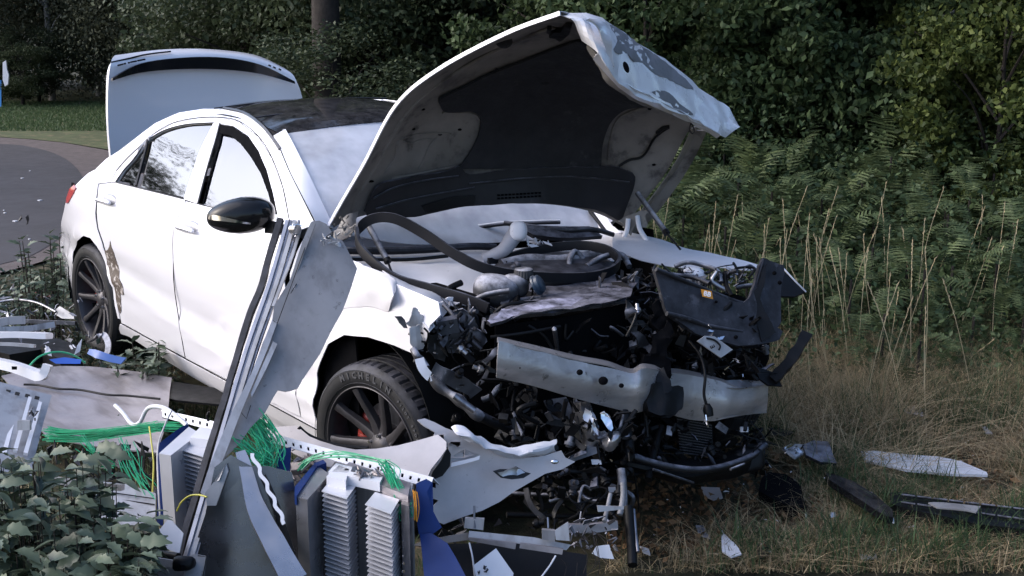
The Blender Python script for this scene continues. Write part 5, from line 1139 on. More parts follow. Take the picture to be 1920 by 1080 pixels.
for q in ((1118, 866), (1150, 918)): box('clip', at(*q, 4.4), RT*.018, UP*.009-RT*.002, FW*.006, M_['dustwhite'], CAR)
for pts, r_, m in (([(1170, 770, 4.5), (1178, 830, 4.45), (1180, 862, 4.42)], .022, 'black'), ([(1165, 880, 4.4), (1168, 930, 4.35), (1168, 965, 4.3)], .018, 'graydust'), ([(1130, 980, 4.3), (1160, 940, 4.35), (1170, 880, 4.4)], .014, 'black'),
      ([(1080, 915, 4.4), (1110, 905, 4.42), (1160, 895, 4.5), (1240, 880, 4.6)], .010, 'black'), ([(1085, 922, 4.38), (1100, 935, 4.36), (1122, 940, 4.34)], .010, 'brushed'), ([(960, 925, 4.5), (1020, 928, 4.5), (1080, 930, 4.5)], .008, 'graydust'), ([(1030, 940, 4.42), (1060, 930, 4.42), (1075, 925, 4.42)], .009, 'brushed'),
      ([(950, 965, 4.4), (1050, 968, 4.45), (1150, 970, 4.5)], .012, 'black'), ([(1188, 955, 4.25), (1192, 1000, 4.2), (1196, 1035, 4.15)], .007, 'brushed'), ([(1178, 950, 4.25), (1184, 1020, 4.18), (1186, 1060, 4.12)], .018, 'black'), ([(1240, 800, 4.7), (1225, 850, 4.6), (1215, 900, 4.5)], .016, 'black')):
    tube('bent_strut', P3(pts), r_, M_[m], CAR)

# ================================================================ LOOSE PIECES ROUND THE CAR
# torn weather seal looped over the engine
sp = [(915, 578, 4.62), (870, 560, 4.66), (800, 540, 4.74), (740, 522, 4.80), (700, 492, 4.86), (674, 462, 4.92), (672, 430, 4.98), (700, 410, 4.98), (740, 410, 4.96), (790, 435, 4.94), (850, 475, 4.90), (900, 500, 4.88), (960, 514, 4.90), (1040, 520, 4.95), (1110, 518, 5.02), (1150, 505, 5.10), (1160, 485, 5.20), (1130, 466, 5.32), (1080, 460, 5.38), (1010, 468, 5.38), (950, 484, 5.32), (915, 492, 5.28)]
V, F = ribbon_vf(P3(sp), .042, .014, Vector((0, 0, 1))+RT*.12, 7); mesh_obj('door_seal', V, F, M_['seal'], None, 40, label='long black rubber weather seal looped over the engine', cat='rubber seal')
# white bumper skin, holed and torn, lying in front of the near wheel
bs_ = sheet('bumper_cover', [(786, 788), (800, 785), (816, 792), (834, 803), (856, 812), (878, 824), (900, 838), (925, 850), (950, 858), (975, 860), (1010, 856), (1042, 846), (1050, 858), (1068, 866), (1045, 880), (1015, 888), (985, 906), (960, 922), (935, 942), (905, 958), (870, 970), (835, 984), (815, 975), (810, 955), (826, 938), (800, 930), (790, 905), (812, 902), (832, 888), (842, 865), (842, 857), (870, 858), (895, 852), (870, 842), (840, 830), (815, 812), (797, 800)], ((786, 788, 4.02), (1042, 846, 4.22), (826, 975, 3.98)), M_['bumper'], None, .005, .03, .004, 5, 0, bend=lambda x, y: .05*math.sin(x*2.5)+.06*math.exp(-((y+.10)/.05)**2)*.4, label='torn white bumper skin with an oval hole lying against the front wheel', cat='bumper')
patch('torn_lip', [P3([(846, 802, 4.03), (868, 800, 4.02), (900, 820, 4.06), (940, 836, 4.10), (985, 834, 4.14), (1044, 824, 4.20)]), P3([(860, 816, 3.97), (880, 820, 3.98), (908, 834, 4.02), (945, 850, 4.06), (990, 850, 4.10), (1042, 838, 4.17)]), P3([(866, 824, 4.02), (886, 830, 4.03), (914, 843, 4.07), (950, 858, 4.10), (1000, 856, 4.14), (1043, 848, 4.20)])], M_['paintdust'], bs_, n=6, m=4, crumple=.012, cs=26, smooth=20)
sheet('fog_lamp_hole', [(925, 883), (938, 879), (955, 879), (968, 874), (985, 884), (996, 887), (982, 896), (960, 899), (940, 896)], ((925, 883, 3.985), (996, 887, 4.06), (960, 899, 4.0)), M_['rubber'], bs_, .004, .02, .003)
sheet('fog_lamp_film', [(934, 885), (950, 881), (968, 877), (985, 887), (970, 893), (945, 893)], ((925, 883, 3.98), (996, 887, 4.052), (960, 899, 3.995)), M_['alu'], bs_, .003, .015, .008, 30)
V, F = ellipsoid_vf(frame(at(1040, 866, 4.13), -FW, RT), .014, .008, .006); mesh_obj('parking_sensor', V, F, M_['chrome'], bs_)
tl = sheet('arch_trim', [(495, 803), (530, 799), (556, 797), (566, 806), (580, 818), (600, 827), (630, 836), (666, 843), (705, 842), (745, 836), (785, 825), (820, 815), (836, 828), (836, 842), (822, 862), (808, 880), (800, 900), (770, 905), (720, 885), (640, 880), (590, 870), (550, 850), (510, 815)], ((495, 803, 4.10), (820, 815, 3.98), (700, 890, 3.92)), M_['bumper'], None, .005, .03, .003, 6, 0, label='curved white bumper end piece standing in front of the near front wheel', cat='bumper')
tube('trim_edge', P3([(560, 801, 4.08), (576, 815, 4.08), (600, 826, 4.08), (640, 837, 4.06), (690, 841, 4.04)]), .008, M_['black'], tl)
sheet('liner_scrap', [(836, 838), (844, 850), (843, 872), (830, 892), (815, 900), (806, 905), (812, 885), (826, 862)], ((836, 838, 3.95), (843, 872, 3.96), (806, 905, 3.93)), M_['black'], tl, .008, .02, .01)
sheet('bumper_flap', [(890, 858), (900, 854), (898, 862), (870, 870), (845, 876), (846, 868)], ((890, 858, 4.06), (845, 868, 4.03), (870, 875, 4.02)), M_['paint'], bs_, .004)

# ---- packed wreckage: hoses, brackets, boxes, each a part of the car
def clutter(n, x0, x1, y0, y1, Z0, Z1, seed, hose=.5, big=.04, dusty=.12):
    r = random.Random(seed)
    for k in range(n):
        px, py = r.uniform(x0, x1), r.uniform(y0, y1); t = (px-x0)/(x1-x0); Z = Z0+(Z1-Z0)*t+r.uniform(-.10, .06); p = at(px, py, Z)
        m = M_['blackdust'] if r.random() < dusty else (M_['graydust'] if r.random() < .08 else M_['black'])
        u = r.random()
        if u < hose:
            d = Vector((r.gauss(0, 1), r.gauss(0, 1), r.gauss(0, .8))).normalized(); L_ = r.uniform(.04, .13)*(big/.045); b = Vector((r.gauss(0, 1), r.gauss(0, 1), r.gauss(0, 1)))*L_*.35; rad = r.choice((.0025, .004, .006, .009))
            tube('hose' if rad > .005 else 'wiring', [p-d*L_*.5, p-d*L_*.15+b, p+d*L_*.2+b*.6, p+d*L_*.5-b*.3], rad, m, CAR, n=4, seg=7)
        elif u < hose+.25:
            a = Vector((r.gauss(0, 1), r.gauss(0, 1), r.gauss(0, 1))).normalized(); b = a.orthogonal().normalized(); c = a.cross(b); s = big*r.uniform(.2, .6)
            V, F = box_vf(p, a*s, b*s*r.uniform(.3, .8), c*s*r.uniform(.15, .5)); f = crump(s*.25, 9/s*.1+8); mesh_obj('broken_housing', [v+f(v*1.0) for v in V], F, m, CAR, 30, bevel=s*.12)
        elif u < hose+.40:
            a = Vector((r.gauss(0, 1), r.gauss(0, 1), r.gauss(0, 1))).normalized(); s = big*r.uniform(.5, 1.6); V, F = ribbon_vf([p-a*s, p+a.orthogonal().normalized()*s*.3, p+a*s], r.uniform(.012, .03), .004, Vector((r.gauss(0, 1), r.gauss(0, 1), r.gauss(0, 1))), 4); f = crump(.006, 25)
            mesh_obj('bent_bracket', [v+f(v) for v in V], F, m if r.random() < .88 else M_['brushed'], CAR, 35)
        else:
            q = frame(p, (r.gauss(0, 1), r.gauss(0, 1), r.gauss(0, 1))); rr_ = r.uniform(.008, .022); lathe('fitting', [(0, .012), (rr_*.6, .012), (rr_*.7, .006), (rr_, .005), (rr_, -.008), (rr_*.6, -.010), (rr_*.6, -.03), (0, -.03)], q, m if r.random() < .93 else M_['alu'], CAR, 12)
clutter(34, 850, 1010, 655, 800, 4.50, 4.50, 201, .28, .045)
clutter(60, 930, 1190, 770, 900, 4.40, 4.48, 202, .28, .05)
clutter(48, 1195, 1430, 795, 872, 4.60, 4.95, 203, .28, .05)
clutter(22, 960, 1230, 610, 690, 4.46, 4.72, 204, .6, .04, .1)
clutter(70, 1180, 1440, 575, 712, 4.72, 4.98, 205, .28, .05)
clutter(26, 1160, 1245, 505, 575, 5.05, 5.05, 206, .35, .035, .4)
clutter(30, 1240, 1410, 500, 548, 5.08, 5.2, 207, .6, .035, .7)
clutter(36, 1000, 1170, 900, 985, 4.35, 4.40, 208, .28, .05)
clutter(30, 850, 1010, 560, 610, 4.74, 4.80, 209, .6, .04, .7)
clutter(22, 950, 1120, 492, 516, 5.22, 5.34, 210, .4, .03, .6)
clutter(26, 770, 900, 575, 660, 4.50, 4.56, 211, .5, .035, .7)
for a, b, c in (((955, 260), (1010, 215), (1070, 185)), ((1065, 230), (1085, 250), (1110, 262)), ((870, 306), (950, 300), (1060, 296)), ((930, 130), (985, 150), (1040, 210))):
    hoodtube('pad_crease', [a, b, c], .006, M_['pad'], .016)
for pts in ([(700, 372), (740, 352), (800, 338), (860, 330)], [(705, 392), (760, 376), (830, 362), (890, 352)], [(880, 345), (980, 335), (1080, 332), (1180, 342)]):
    hoodtube('shield_rib', pts, .005, M_['blackdust'], .05)
for k in range(24):
    p = onhood(935+(k % 12)*7, 366+(k//12)*6-(k % 12)*.4, .05); V, F = box_vf(p, RT*.006, UP*.004, FW*.004); mesh_obj('grille_cell', V, F, M_['void'], HOOD, 0)

shards('broken_plastic', 60, 1330, 650, 4.82, 95, 55, .030, M_['black'], CAR, 301, .06)
shards('broken_plastic', 40, 930, 720, 4.46, 75, 70, .030, M_['black'], CAR, 302, .05)
shards('broken_plastic', 50, 1080, 830, 4.38, 110, 60, .028, M_['black'], CAR, 303, .05)
shards('broken_plastic', 14, 1300, 840, 4.72, 110, 30, .024, M_['blackdust'], CAR, 304, .05)
shards('broken_plastic', 16, 1190, 660, 4.66, 40, 60, .030, M_['black'], CAR, 305, .05)
shards('broken_metal', 7, 1370, 690, 4.84, 60, 25, .012, M_['chrome'], CAR, 306, .02)
TS('torn_duct', [(1200, 690), (1225, 640), (1250, 600), (1262, 620), (1250, 670), (1262, 700), (1240, 740), (1218, 738)], 4.56, M_['void'], parent=CAR, thick=.02, crumple=.02)
TS('torn_duct', [(1236, 560), (1256, 575), (1262, 610), (1240, 640), (1225, 600), (1222, 570)], 4.60, M_['void'], parent=CAR, thick=.02, crumple=.02)
TS('radiator_edge', [(1172, 560), (1190, 575), (1196, 620), (1226, 655), (1220, 668), (1190, 640), (1170, 590)], 4.60, M_['blackdust'], parent=CAR, thick=.01, crumple=.015)
# ================================================================ WRECKED SWITCH CABINETS
def TSh(name, o, pl, m, label=None, cat=None, parent=None, **kw):
    return sheet(name, o, pl, M_[m] if isinstance(m, str) else m, parent, kw.pop('thick', .004), kw.pop('g', .05), **(dict(kw, label=label, cat=cat) if label else kw))
def flat(name, o, z, m, parent=None, thick=.006, tilt=0, **kw):
    bm = polysurf([tuple(on(a, b, 2, z)[:2]) for a, b in o], kw.pop('g', .08), lambda x, y: Vector((x, y, z)), crump(kw.pop('crumple', 0) or 1e-6, kw.pop('cs', 5)), kw.pop('jag', 0))
    return from_bm(name, bm, m, parent, thick, 35, **kw)
def prism(name, top, z1, z0, m, parent=None, bevel=.0015, shift=(0, 0), **kw):
    A = [on(a, b, 2, z1) for a, b in top]; B = [Vector((p.x+shift[0], p.y+shift[1], z0)) for p in A]; n = len(A)
    F = [tuple(range(n)), tuple(range(2*n-1, n-1, -1))]+[(i, (i+1) % n, n+(i+1) % n, n+i) for i in range(n)]
    return mesh_obj(name, A+B, F, m, parent, 30, bevel=bevel, **kw)
# leaning door: rubber edge, aluminium profiles, dented grey sheet
DR = empty('cabinet_door', at(330, 1300, 3.4), 'torn grey metal cabinet door leaning upright against the side of the white car', 'metal door')
DR.location.z = 0; ORG[DR.name].z = 0
def zl(y): return 4.18 - (y-412)/640*.62          # distance along the leaning door
def PD(x, y, d=0): return at(x, y, zl(y)+d)
V, F = ribbon_vf([PD(527, 412), PD(508, 470), PD(492, 530), PD(470, 590), PD(447, 660), PD(424, 740), PD(400, 820), PD(372, 915), PD(345, 1010), PD(334, 1052)], .020, .02, RT, 5)
f_ = crump(.003, 12); mesh_obj('rubber_seal', [v+f_(v) for v in V], F, M_['rubber'], DR, 60)
for dx, w, d, m in ((9, .012, -.004, 'alu'), (16, .008, .004, 'brushed'), (23, .014, -.002, 'lightgrey'), (31, .007, .006, 'brushed')):
    V, F = ribbon_vf([PD(530+dx, 414, d), PD(497+dx*.97, 530, d), PD(452+dx*.95, 660, d), PD(405+dx*.9, 820, d), PD(350+dx*.9, 1010, d), PD(337+dx*.9, 1050, d)], w, .012, RT, 4); mesh_obj('edge_profile', V, F, M_[m], DR, 40)
V, F = ribbon_vf([PD(563, 430, -.01), PD(548, 480, -.01), PD(527, 535, -.01), PD(512, 575, -.01)], .010, .008, RT, 4); mesh_obj('loose_rod', V, F, M_['lightgrey'], DR, 40)
lathe('corner_roller', [(0, .02), (.016, .02), (.018, -.01), (.010, -.02)], frame(at(552, 430, 4.12), -FW+RT, UP), M_['alu'], DR, 16); shards('torn_metal', 6, 552, 430, 4.12, 8, 8, .012, M_['chrome'], DR, 51, .01)
gs = TSh('door_sheet', [(583, 418), (597, 417), (611, 424), (621, 440), (604, 452), (592, 460), (630, 452), (641, 457), (667, 508), (655, 545), (641, 587), (618, 630), (600, 665), (585, 685), (565, 712), (556, 728), (545, 732), (533, 734), (519, 731), (528, 700), (512, 742), (497, 772), (470, 800), (450, 830), (410, 870), (405, 850), (430, 780), (448, 765), (470, 705), (492, 640), (510, 601), (515, 572), (544, 529), (568, 452)], ((583, 418, 4.14), (667, 508, 4.12), (430, 840, 3.72)), 'grey', parent=DR, crumple=.006, cs=4, thick=.004, bend=lambda x, y: .015*math.sin(x*6))
TSh('folded_edge', [(583, 418), (592, 420), (560, 505), (548, 535), (520, 590), (514, 575), (544, 527), (568, 452)], ((583, 418, 4.11), (592, 420, 4.11), (514, 575, 4.0)), 'grey', parent=DR, thick=.01)
TSh('small_flap', [(518, 570), (556, 532), (542, 570), (526, 606), (512, 600)], ((518, 570, 4.0), (556, 532, 4.02), (526, 606, 3.97)), 'lightgrey', parent=DR, thick=.006)
TSh('bent_tab', [(512, 640), (520, 645), (500, 690), (472, 745), (470, 738), (490, 690)], ((512, 640, 3.9), (520, 645, 3.9), (470, 738, 3.8)), 'lightgrey', parent=DR, thick=.008)
TSh('folded_edge', [(510, 602), (520, 606), (500, 660), (475, 720), (446, 790), (420, 860), (400, 905), (388, 935), (376, 925), (395, 870), (430, 785), (470, 705)], ((510, 602, 3.95), (520, 606, 3.95), (376, 925, 3.62)), 'lightgrey', parent=DR, thick=.01)
for pts in ([(575, 455), (548, 530), (520, 606), (512, 601)], [(470, 760), (462, 785), (445, 765)], [(556, 532), (545, 550)]):
    tube('panel_joint', [at(a, b, zl(b)-.06) for a, b in pts], .0014, M_['black'], gs, n=1, seg=5)
TSh('paint_chip', [(588, 466), (597, 465), (597, 473), (589, 474)], ((588, 466, 4.10), (597, 465, 4.10), (589, 474, 4.09)), 'white', parent=gs, thick=.003)
shards('torn_lip', 14, 618, 448, 4.10, 16, 8, .009, M_['lightgrey'], DR, 52, .02)
shards('torn_lip', 5, 648, 432, 4.12, 8, 8, .010, M_['hoodinner'], DR, 53, .02)
tube('white_strut', [at(632, 455, 4.12), at(648, 480, 4.14), at(664, 506, 4.16)], .009, M_['white'], DR, n=2)
# front cabinet body that carries it
CB = empty('steel_cabinet', at(470, 1500, 3.6), 'dull steel cabinet body standing in the foreground below the leaning door', 'cabinet'); CB.location.z = 0; ORG[CB.name].z = 0
TSh('side_wall', [(402, 872), (432, 848), (448, 858), (470, 868), (500, 868), (545, 880), (560, 960), (565, 1300), (330, 1300), (352, 1060), (385, 960)], ((402, 872, 3.64), (545, 880, 3.70), (402, 1100, 3.64)), 'cabsteel', parent=CB, thick=.006, bend=lambda x, y: .07*math.sin(5.5*x+1.2))
TSh('corner_post', [(384, 925), (400, 905), (412, 900), (424, 870), (428, 884), (405, 948), (388, 948)], ((384, 925, 3.58), (428, 884, 3.58), (388, 948, 3.58)), 'lightgrey', parent=CB, thick=.01)
TSh('corner_post', [(352, 1045), (368, 1040), (388, 1044), (380, 1100), (370, 1300), (330, 1300)], ((352, 1045, 3.40), (388, 1044, 3.40), (340, 1200, 3.3)), 'grey', parent=CB, thick=.012)
tube('panel_joint', [at(371, 1042, 3.38), at(387, 1044, 3.38), at(380, 1085, 3.36)], .0016, M_['black'], CB, n=1, seg=5)
blob('corner_joint', frame(at(345, 1056, 3.36), -FW, RT), .032, .020, .02, M_['black'], CB, .6, .006, 30, 14, 8)
tube('screw_port', [at(343, 1064, 3.33), at(343, 1064, 3.35)], .007, M_['void'], CB, n=1, seg=12)
TSh('bottom_rail', [(150, 1020), (340, 1052), (345, 1066), (300, 1060), (160, 1035)], ((150, 1020, 3.5), (340, 1052, 3.4), (160, 1035, 3.48)), 'lightgrey', parent=CB, thick=.012)
TSh('bottom_rail', [(296, 1047), (335, 1056), (330, 1063), (298, 1056)], ((296, 1047, 3.44), (335, 1056, 3.38), (298, 1056, 3.43)), 'white', parent=CB, thick=.004)
TSh('bottom_rail', [(150, 1040), (345, 1066), (340, 1120), (150, 1110)], ((150, 1040, 3.52), (345, 1066, 3.41), (150, 1110, 3.48)), 'grey', parent=CB, thick=.012)
TSh('white_gusset', [(317, 971), (344, 1000), (336, 1038), (286, 1018), (276, 1004), (300, 992)], ((317, 971, 3.56), (344, 1000, 3.52), (286, 1018, 3.52)), 'white', parent=CB, thick=.004)
tube('black_conduit', [at(270, 1028, 3.5), at(300, 1038, 3.46), at(334, 1044, 3.42)], .012, M_['black'], CB)
# torn twisted strip with a wavy white seal
sp = [(450, 845, 3.62), (462, 880, 3.60), (472, 930, 3.56), (490, 975, 3.52), (515, 1020, 3.48), (555, 1090, 3.42)]
V, F = ribbon_vf(P3(sp), lambda t: .03+.045*t, .008, RT-UP*.4, 6); f_ = crump(.008, 9)
ts = mesh_obj('torn_metal_strip', [v+f_(v) for v in V], F, M_['alu'], None, 40, label='twisted silver metal strip with a wavy white edge beside the right heat sink', cat='metal strip')
V, F = ribbon_vf([at(472+.47*(y-850)+2.6*math.sin(y*.21), y, 3.58-.0006*(y-850)) for y in range(850, 990, 7)], .011, .004, RT, 3); mesh_obj('wavy_edge', V, F, M_['white'], ts, 40)
V, F = ribbon_vf([at(487, 880, 3.62), at(510, 930, 3.60), (at(530, 985, 3.58)), at(548, 1040, 3.54)], .020, .01, RT, 4); mesh_obj('dark_lining', V, F, M_['black'], ts, 40)
# heat sink modules: each fin a part
def fins(mod, quad, z1, n, dz, shrink=0):
    A = [on(a, b, 2, z1) for a, b in quad]; c = sum(A, Vector())/4
    V = [p-c for p in A]+[p-c-Vector((0, 0, .0022)) for p in A]
    me = bpy.data.meshes.new('fin'); me.from_pydata(V, [], [(0, 1, 2, 3), (7, 6, 5, 4), (0, 4, 5, 1), (1, 5, 6, 2), (2, 6, 7, 3), (3, 7, 4, 0)]); me.materials.append(M_['aluwhite'])
    for k in range(n):
        o = bpy.data.objects.new('fin', me); COL.objects.link(o); o.parent = mod
        o.location = c-Vector((0, 0, k*dz))-worg(mod)+RT*random.uniform(-.0012, .0012); o.rotation_euler = (random.uniform(-.02, .02), random.uniform(-.02, .02), 0)
Z1 = .66
H1 = empty('heat_sink_unit', at(660, 1400, 3.6), 'silver heat sink unit with two fin stacks, in front of the white bumper piece', 'heat sink', 'heat sinks of the wrecked cabinet'); H1.location.z = 0; ORG[H1.name].z = 0
fins(H1, [(603, 921), (621, 898), (668, 910), (650, 936)], Z1, 42, .0152)
fins(H1, [(684, 946), (703, 923), (749, 936), (733, 963)], Z1, 42, .0152)
prism('side_channel', [(554, 932), (576, 937), (618, 889), (596, 873)], Z1+.005, 0, M_['alu'], H1)
prism('fin_block', [(615, 905), (640, 880), (672, 888), (655, 915)], Z1-.002, 0, M_['brushed'], H1)
prism('fin_block', [(696, 935), (716, 905), (752, 915), (738, 945)], Z1-.002, 0, M_['brushed'], H1)
prism('back_plate', [(600, 900), (628, 866), (775, 905), (765, 950), (757, 950), (762, 925), (640, 890), (612, 905)], Z1-.01, 0, M_['lightgrey'], H1)
prism('mounting_plate', [(640, 880), (655, 866), (770, 905), (765, 930)], Z1+.02, Z1-.01, M_['steelflat'], H1)
prism('fin_post', [(752, 945), (757, 925), (772, 930), (767, 950)], Z1+.0, 0, M_['brushed'], H1)
for k in range(9): lathe('post_screw', [(0, .004), (.004, .004), (.005, 0)], frame(at(759-.4*k, 955+k*14.5, 3.52), -FW+RT, UP), M_['chrome'], H1, 8)
for q in (((612, 893), (636, 872), (655, 880), (648, 902)), ((616, 884), (630, 868), (720, 890), (712, 905))): prism('terminal_block', list(q), Z1+.03, Z1, M_['white'], H1)
shards('torn_foam', 30, 690, 888, 3.62, 26, 8, .012, M_['steelflat'], H1, 60, .02)
H2 = empty('heat_sink_unit', at(360, 1300, 3.9), 'silver heat sink unit half hidden behind the leaning door', 'heat sink', 'heat sinks of the wrecked cabinet'); H2.location.z = 0; ORG[H2.name].z = 0
fins(H2, [(339, 843), (359, 821), (394, 826), (386, 858)], Z1+.02, 36, .0150)
prism('side_channel', [(298, 850), (320, 854), (374, 812), (354, 800)], Z1+.035, 0, M_['aluwhite'], H2)
prism('fin_block', [(352, 830), (366, 812), (400, 820), (395, 838)], Z1+.015, 0, M_['brushed'], H2)
prism('terminal_block', [(356, 820), (376, 800), (412, 806), (400, 826)], Z1+.05, Z1+.02, M_['white'], H2)
# blue cabinet sheets
TSh('blue_sheet', [(297, 848), (297, 832), (340, 800), (352, 796), (356, 803), (312, 845), (306, 858), (306, 985), (294, 985)], ((297, 848, 4.0), (352, 796, 4.15), (294, 985, 3.9)), 'blue', 'folded blue metal sheet on the left side of the half hidden heat sink', 'metal sheet', thick=.004)
TSh('blue_sheet', [(523, 842), (546, 838), (543, 900), (538, 962), (522, 935), (512, 930), (518, 880)], ((523, 842, 3.85), (546, 838, 3.85), (512, 930, 3.75)), 'blue', 'upright blue metal strip between the green wires and the right heat sink', 'metal sheet')
TSh('blue_sheet', [(553, 922), (554, 912), (585, 875), (600, 858), (608, 864), (598, 874), (560, 922)], ((553, 922, 3.62), (600, 858, 3.78), (560, 922, 3.62)), 'blue', 'slanted blue edge along the top of the right heat sink', 'metal sheet', thick=.006) if False else flat('blue_sheet', [(552, 928), (553, 912), (590, 868), (606, 862), (612, 868), (594, 874), (556, 930)], Z1+.012, M_['blue'], None, .03, label='slanted blue edge along the top left of the right heat sink', cat='metal sheet')
b1 = TSh('blue_sheet', [(780, 905), (797, 898), (808, 905), (800, 922), (815, 960), (831, 991), (812, 1005), (800, 1010), (788, 1003), (784, 960)], ((780, 905, 3.60), (808, 905, 3.60), (800, 1010, 3.55)), 'blue', 'large folded dark blue sheet hanging right of the heat sinks', 'metal sheet', crumple=.01, thick=.003)
TSh('lower_fold', [(790, 1004), (812, 1002), (840, 1020), (876, 1082), (900, 1130), (800, 1130), (792, 1060)], ((790, 1004, 3.55), (876, 1082, 3.45), (792, 1060, 3.5)), 'blue', parent=b1, crumple=.008, thick=.003)
# perforated rails with real holes
def rail(name, a0, a1, b0, b1, n, m, label, lip=.012, parent=None):
    """a0-a1 upper edge, b0-b1 lower edge"""
    A0, A1, B0, B1 = [at(*q) for q in (a0, a1, b0, b1)]; us = [0]
    for k in range(n): us += [(k+.32)/n, (k+.62)/n]
    us.append(1); vs = [0, .34, .72, 1]; V = []; F = []
    for u in us:
        for v in vs: V.append(A0.lerp(A1, u).lerp(B0.lerp(B1, u), v))
    for i in range(len(us)-1):
        for j in range(3):
            if j == 1 and i % 2 == 1: continue
            F.append((i*4+j, (i+1)*4+j, (i+1)*4+j+1, i*4+j+1))
    o = len(V); nn = (A1-A0).cross(B0-A0).normalized(); nn = -nn if nn.dot(FW) < 0 else nn
    V += [A0+nn*lip*2, A1+nn*lip*2, B0+nn*lip, B1+nn*lip]; e = len(us)-1
    F += [(0, e*4, o+1, o)]
    return mesh_obj(name, V, F, m, parent, 30, .003, label=label, cat='metal rail') if label else mesh_obj(name, V, F, m, parent, 30, .003)
r1 = rail('perforated_rail', (500, 811, 3.92), (812, 897, 3.66), (504, 828, 3.90), (806, 915, 3.64), 21, M_['white'], 'long white perforated rail lying across the top of the right heat sink', .03)
box('backing_strip', at(655, 862, 3.84), (at(812, 895, 3.72)-at(500, 808, 3.98))*.5, UP*.012, FW*.004, M_['void'], r1)
r2 = rail('perforated_rail', (303, 768, 4.25), (410, 792, 4.10), (305, 782, 4.23), (408, 810, 4.08), 8, M_['white'], 'short white perforated rail behind the top of the leaning door', .04)
box('backing_strip', at(356, 790, 4.22), (at(408, 800, 4.14)-at(305, 777, 4.29))*.5, UP*.010, FW*.004, M_['void'], r2)
V, F = ribbon_vf(P3([(301, 767, 4.22), (318, 772, 4.2), (345, 786, 4.18), (352, 797, 4.15)]), .010, .004, UP, 4)
tube('bent_white_pipe', P3([(216, 760, 4.5), (232, 776, 4.45), (248, 796, 4.4), (262, 792, 4.38), (275, 768, 4.35), (290, 762, 4.3), (310, 766, 4.25), (330, 780, 4.2), (350, 798, 4.15)]), .008, M_['white'], None, label='thin bent white pipe rising from the flat metal sheet', cat='pipe')
tube('bent_hook', P3([(391, 790, 4.05), (388, 780, 4.05), (392, 772, 4.05)]), .004, M_['black'], r2)
# green wires
def wires(name, ways, n, spread, r, m, label, cat='wires', **kw):
    L = []
    for k in range(n):
        w = random.choice(ways); s = [Vector((random.gauss(0, 1), random.gauss(0, 1), random.gauss(0, 1)))*spread for _ in w]; o = Vector((random.gauss(0, 1), random.gauss(0, 1), random.gauss(0, 1)))*spread
        L.append(tube_vf([at(*q)+o+d*.6 for q, d in zip(w, s)], r, 4, 4))
    V, F = join_vf(L); return mesh_obj(name, V, F, m, None, 0, label=label, cat=cat, kind='stuff', **kw)
wires('green_wires', [[(92, 806, 4.35), (150, 812, 4.32), (220, 808, 4.28), (290, 800, 4.24), (345, 800, 4.18)], [(90, 820, 4.33), (160, 822, 4.3), (230, 810, 4.26), (300, 802, 4.2)]], 55, .009, .0016, M_['green'], 'bundle of green wires running left across the flat metal sheet')
wires('green_wires', [[(462, 790, 3.85), (480, 820, 3.8), (500, 850, 3.76), (505, 880, 3.74)], [(478, 780, 3.88), (500, 810, 3.85), (512, 840, 3.8), (500, 870, 3.75)], [(450, 835, 3.75), (470, 850, 3.75), (495, 868, 3.74)]], 90, .015, .0016, M_['green'], 'green wire tuft bunched right of the leaning door')
wires('green_wires', [[(565, 880, 3.75), (585, 860, 3.74), (640, 852, 3.70), (700, 860, 3.66), (725, 868, 3.62)], [(720, 866, 3.62), (738, 880, 3.6), (745, 905, 3.56), (765, 940, 3.54), (770, 970, 3.52)], [(725, 868, 3.62), (735, 895, 3.58), (745, 930, 3.55), (755, 968, 3.52), (770, 950, 3.5)], [(715, 866, 3.63), (732, 900, 3.6), (738, 930, 3.56)]], 34, .007, .0014, M_['green'], 'green wires looping over the perforated rail of the right heat sink')
wires('green_wires', [[(240, 840, 4.1), (250, 870, 4.05), (270, 910, 3.98), (288, 950, 3.92)], [(225, 830, 4.1), (245, 880, 4.0), (265, 915, 3.95)], [(160, 825, 4.2), (180, 850, 4.15), (220, 870, 4.1)]], 26, .014, .0015, M_['green'], 'loose green wires trailing down between the shrub and the heat sink')
wires('orange_wires', [[(778, 920, 3.52), (780, 950, 3.5), (779, 975, 3.5)]], 5, .003, .0016, M_['orange'], 'few orange wires beside the blue sheet right of the heat sinks')
for pts, m_, w in (([(280, 800, 4.1), (284, 830, 4.05), (288, 870, 4.0), (286, 930, 3.95), (292, 990, 3.9)], 'yellow', 'yellow wire hanging down left of the half hidden heat sink'), ([(332, 958, 3.62), (340, 942, 3.6), (355, 930, 3.58), (372, 928, 3.56), (388, 932, 3.52)], 'yellow', 'yellow and green wire arching out from the leaning door'),
                   ([(322, 770, 4.1), (308, 800, 4.05), (296, 840, 4.0), (296, 900, 3.9), (300, 970, 3.85)], 'lightgrey', 'thin grey cable hanging beside the yellow wire')):
    tube('loose_wire', P3(pts), .0028, M_[m_], None, label=w, cat='wire')
tube('black_cable', [on(45, 721, 2, .20), on(70, 722, 2, .20), on(110, 729, 2, .2), on(150, 731, 2, .2), on(200, 740, 2, .2), on(240, 742, 2, .2), on(300, 748, 2, .2)], .006, M_['black'], None, label='thin black cable lying across the flat metal sheet', cat='cable')
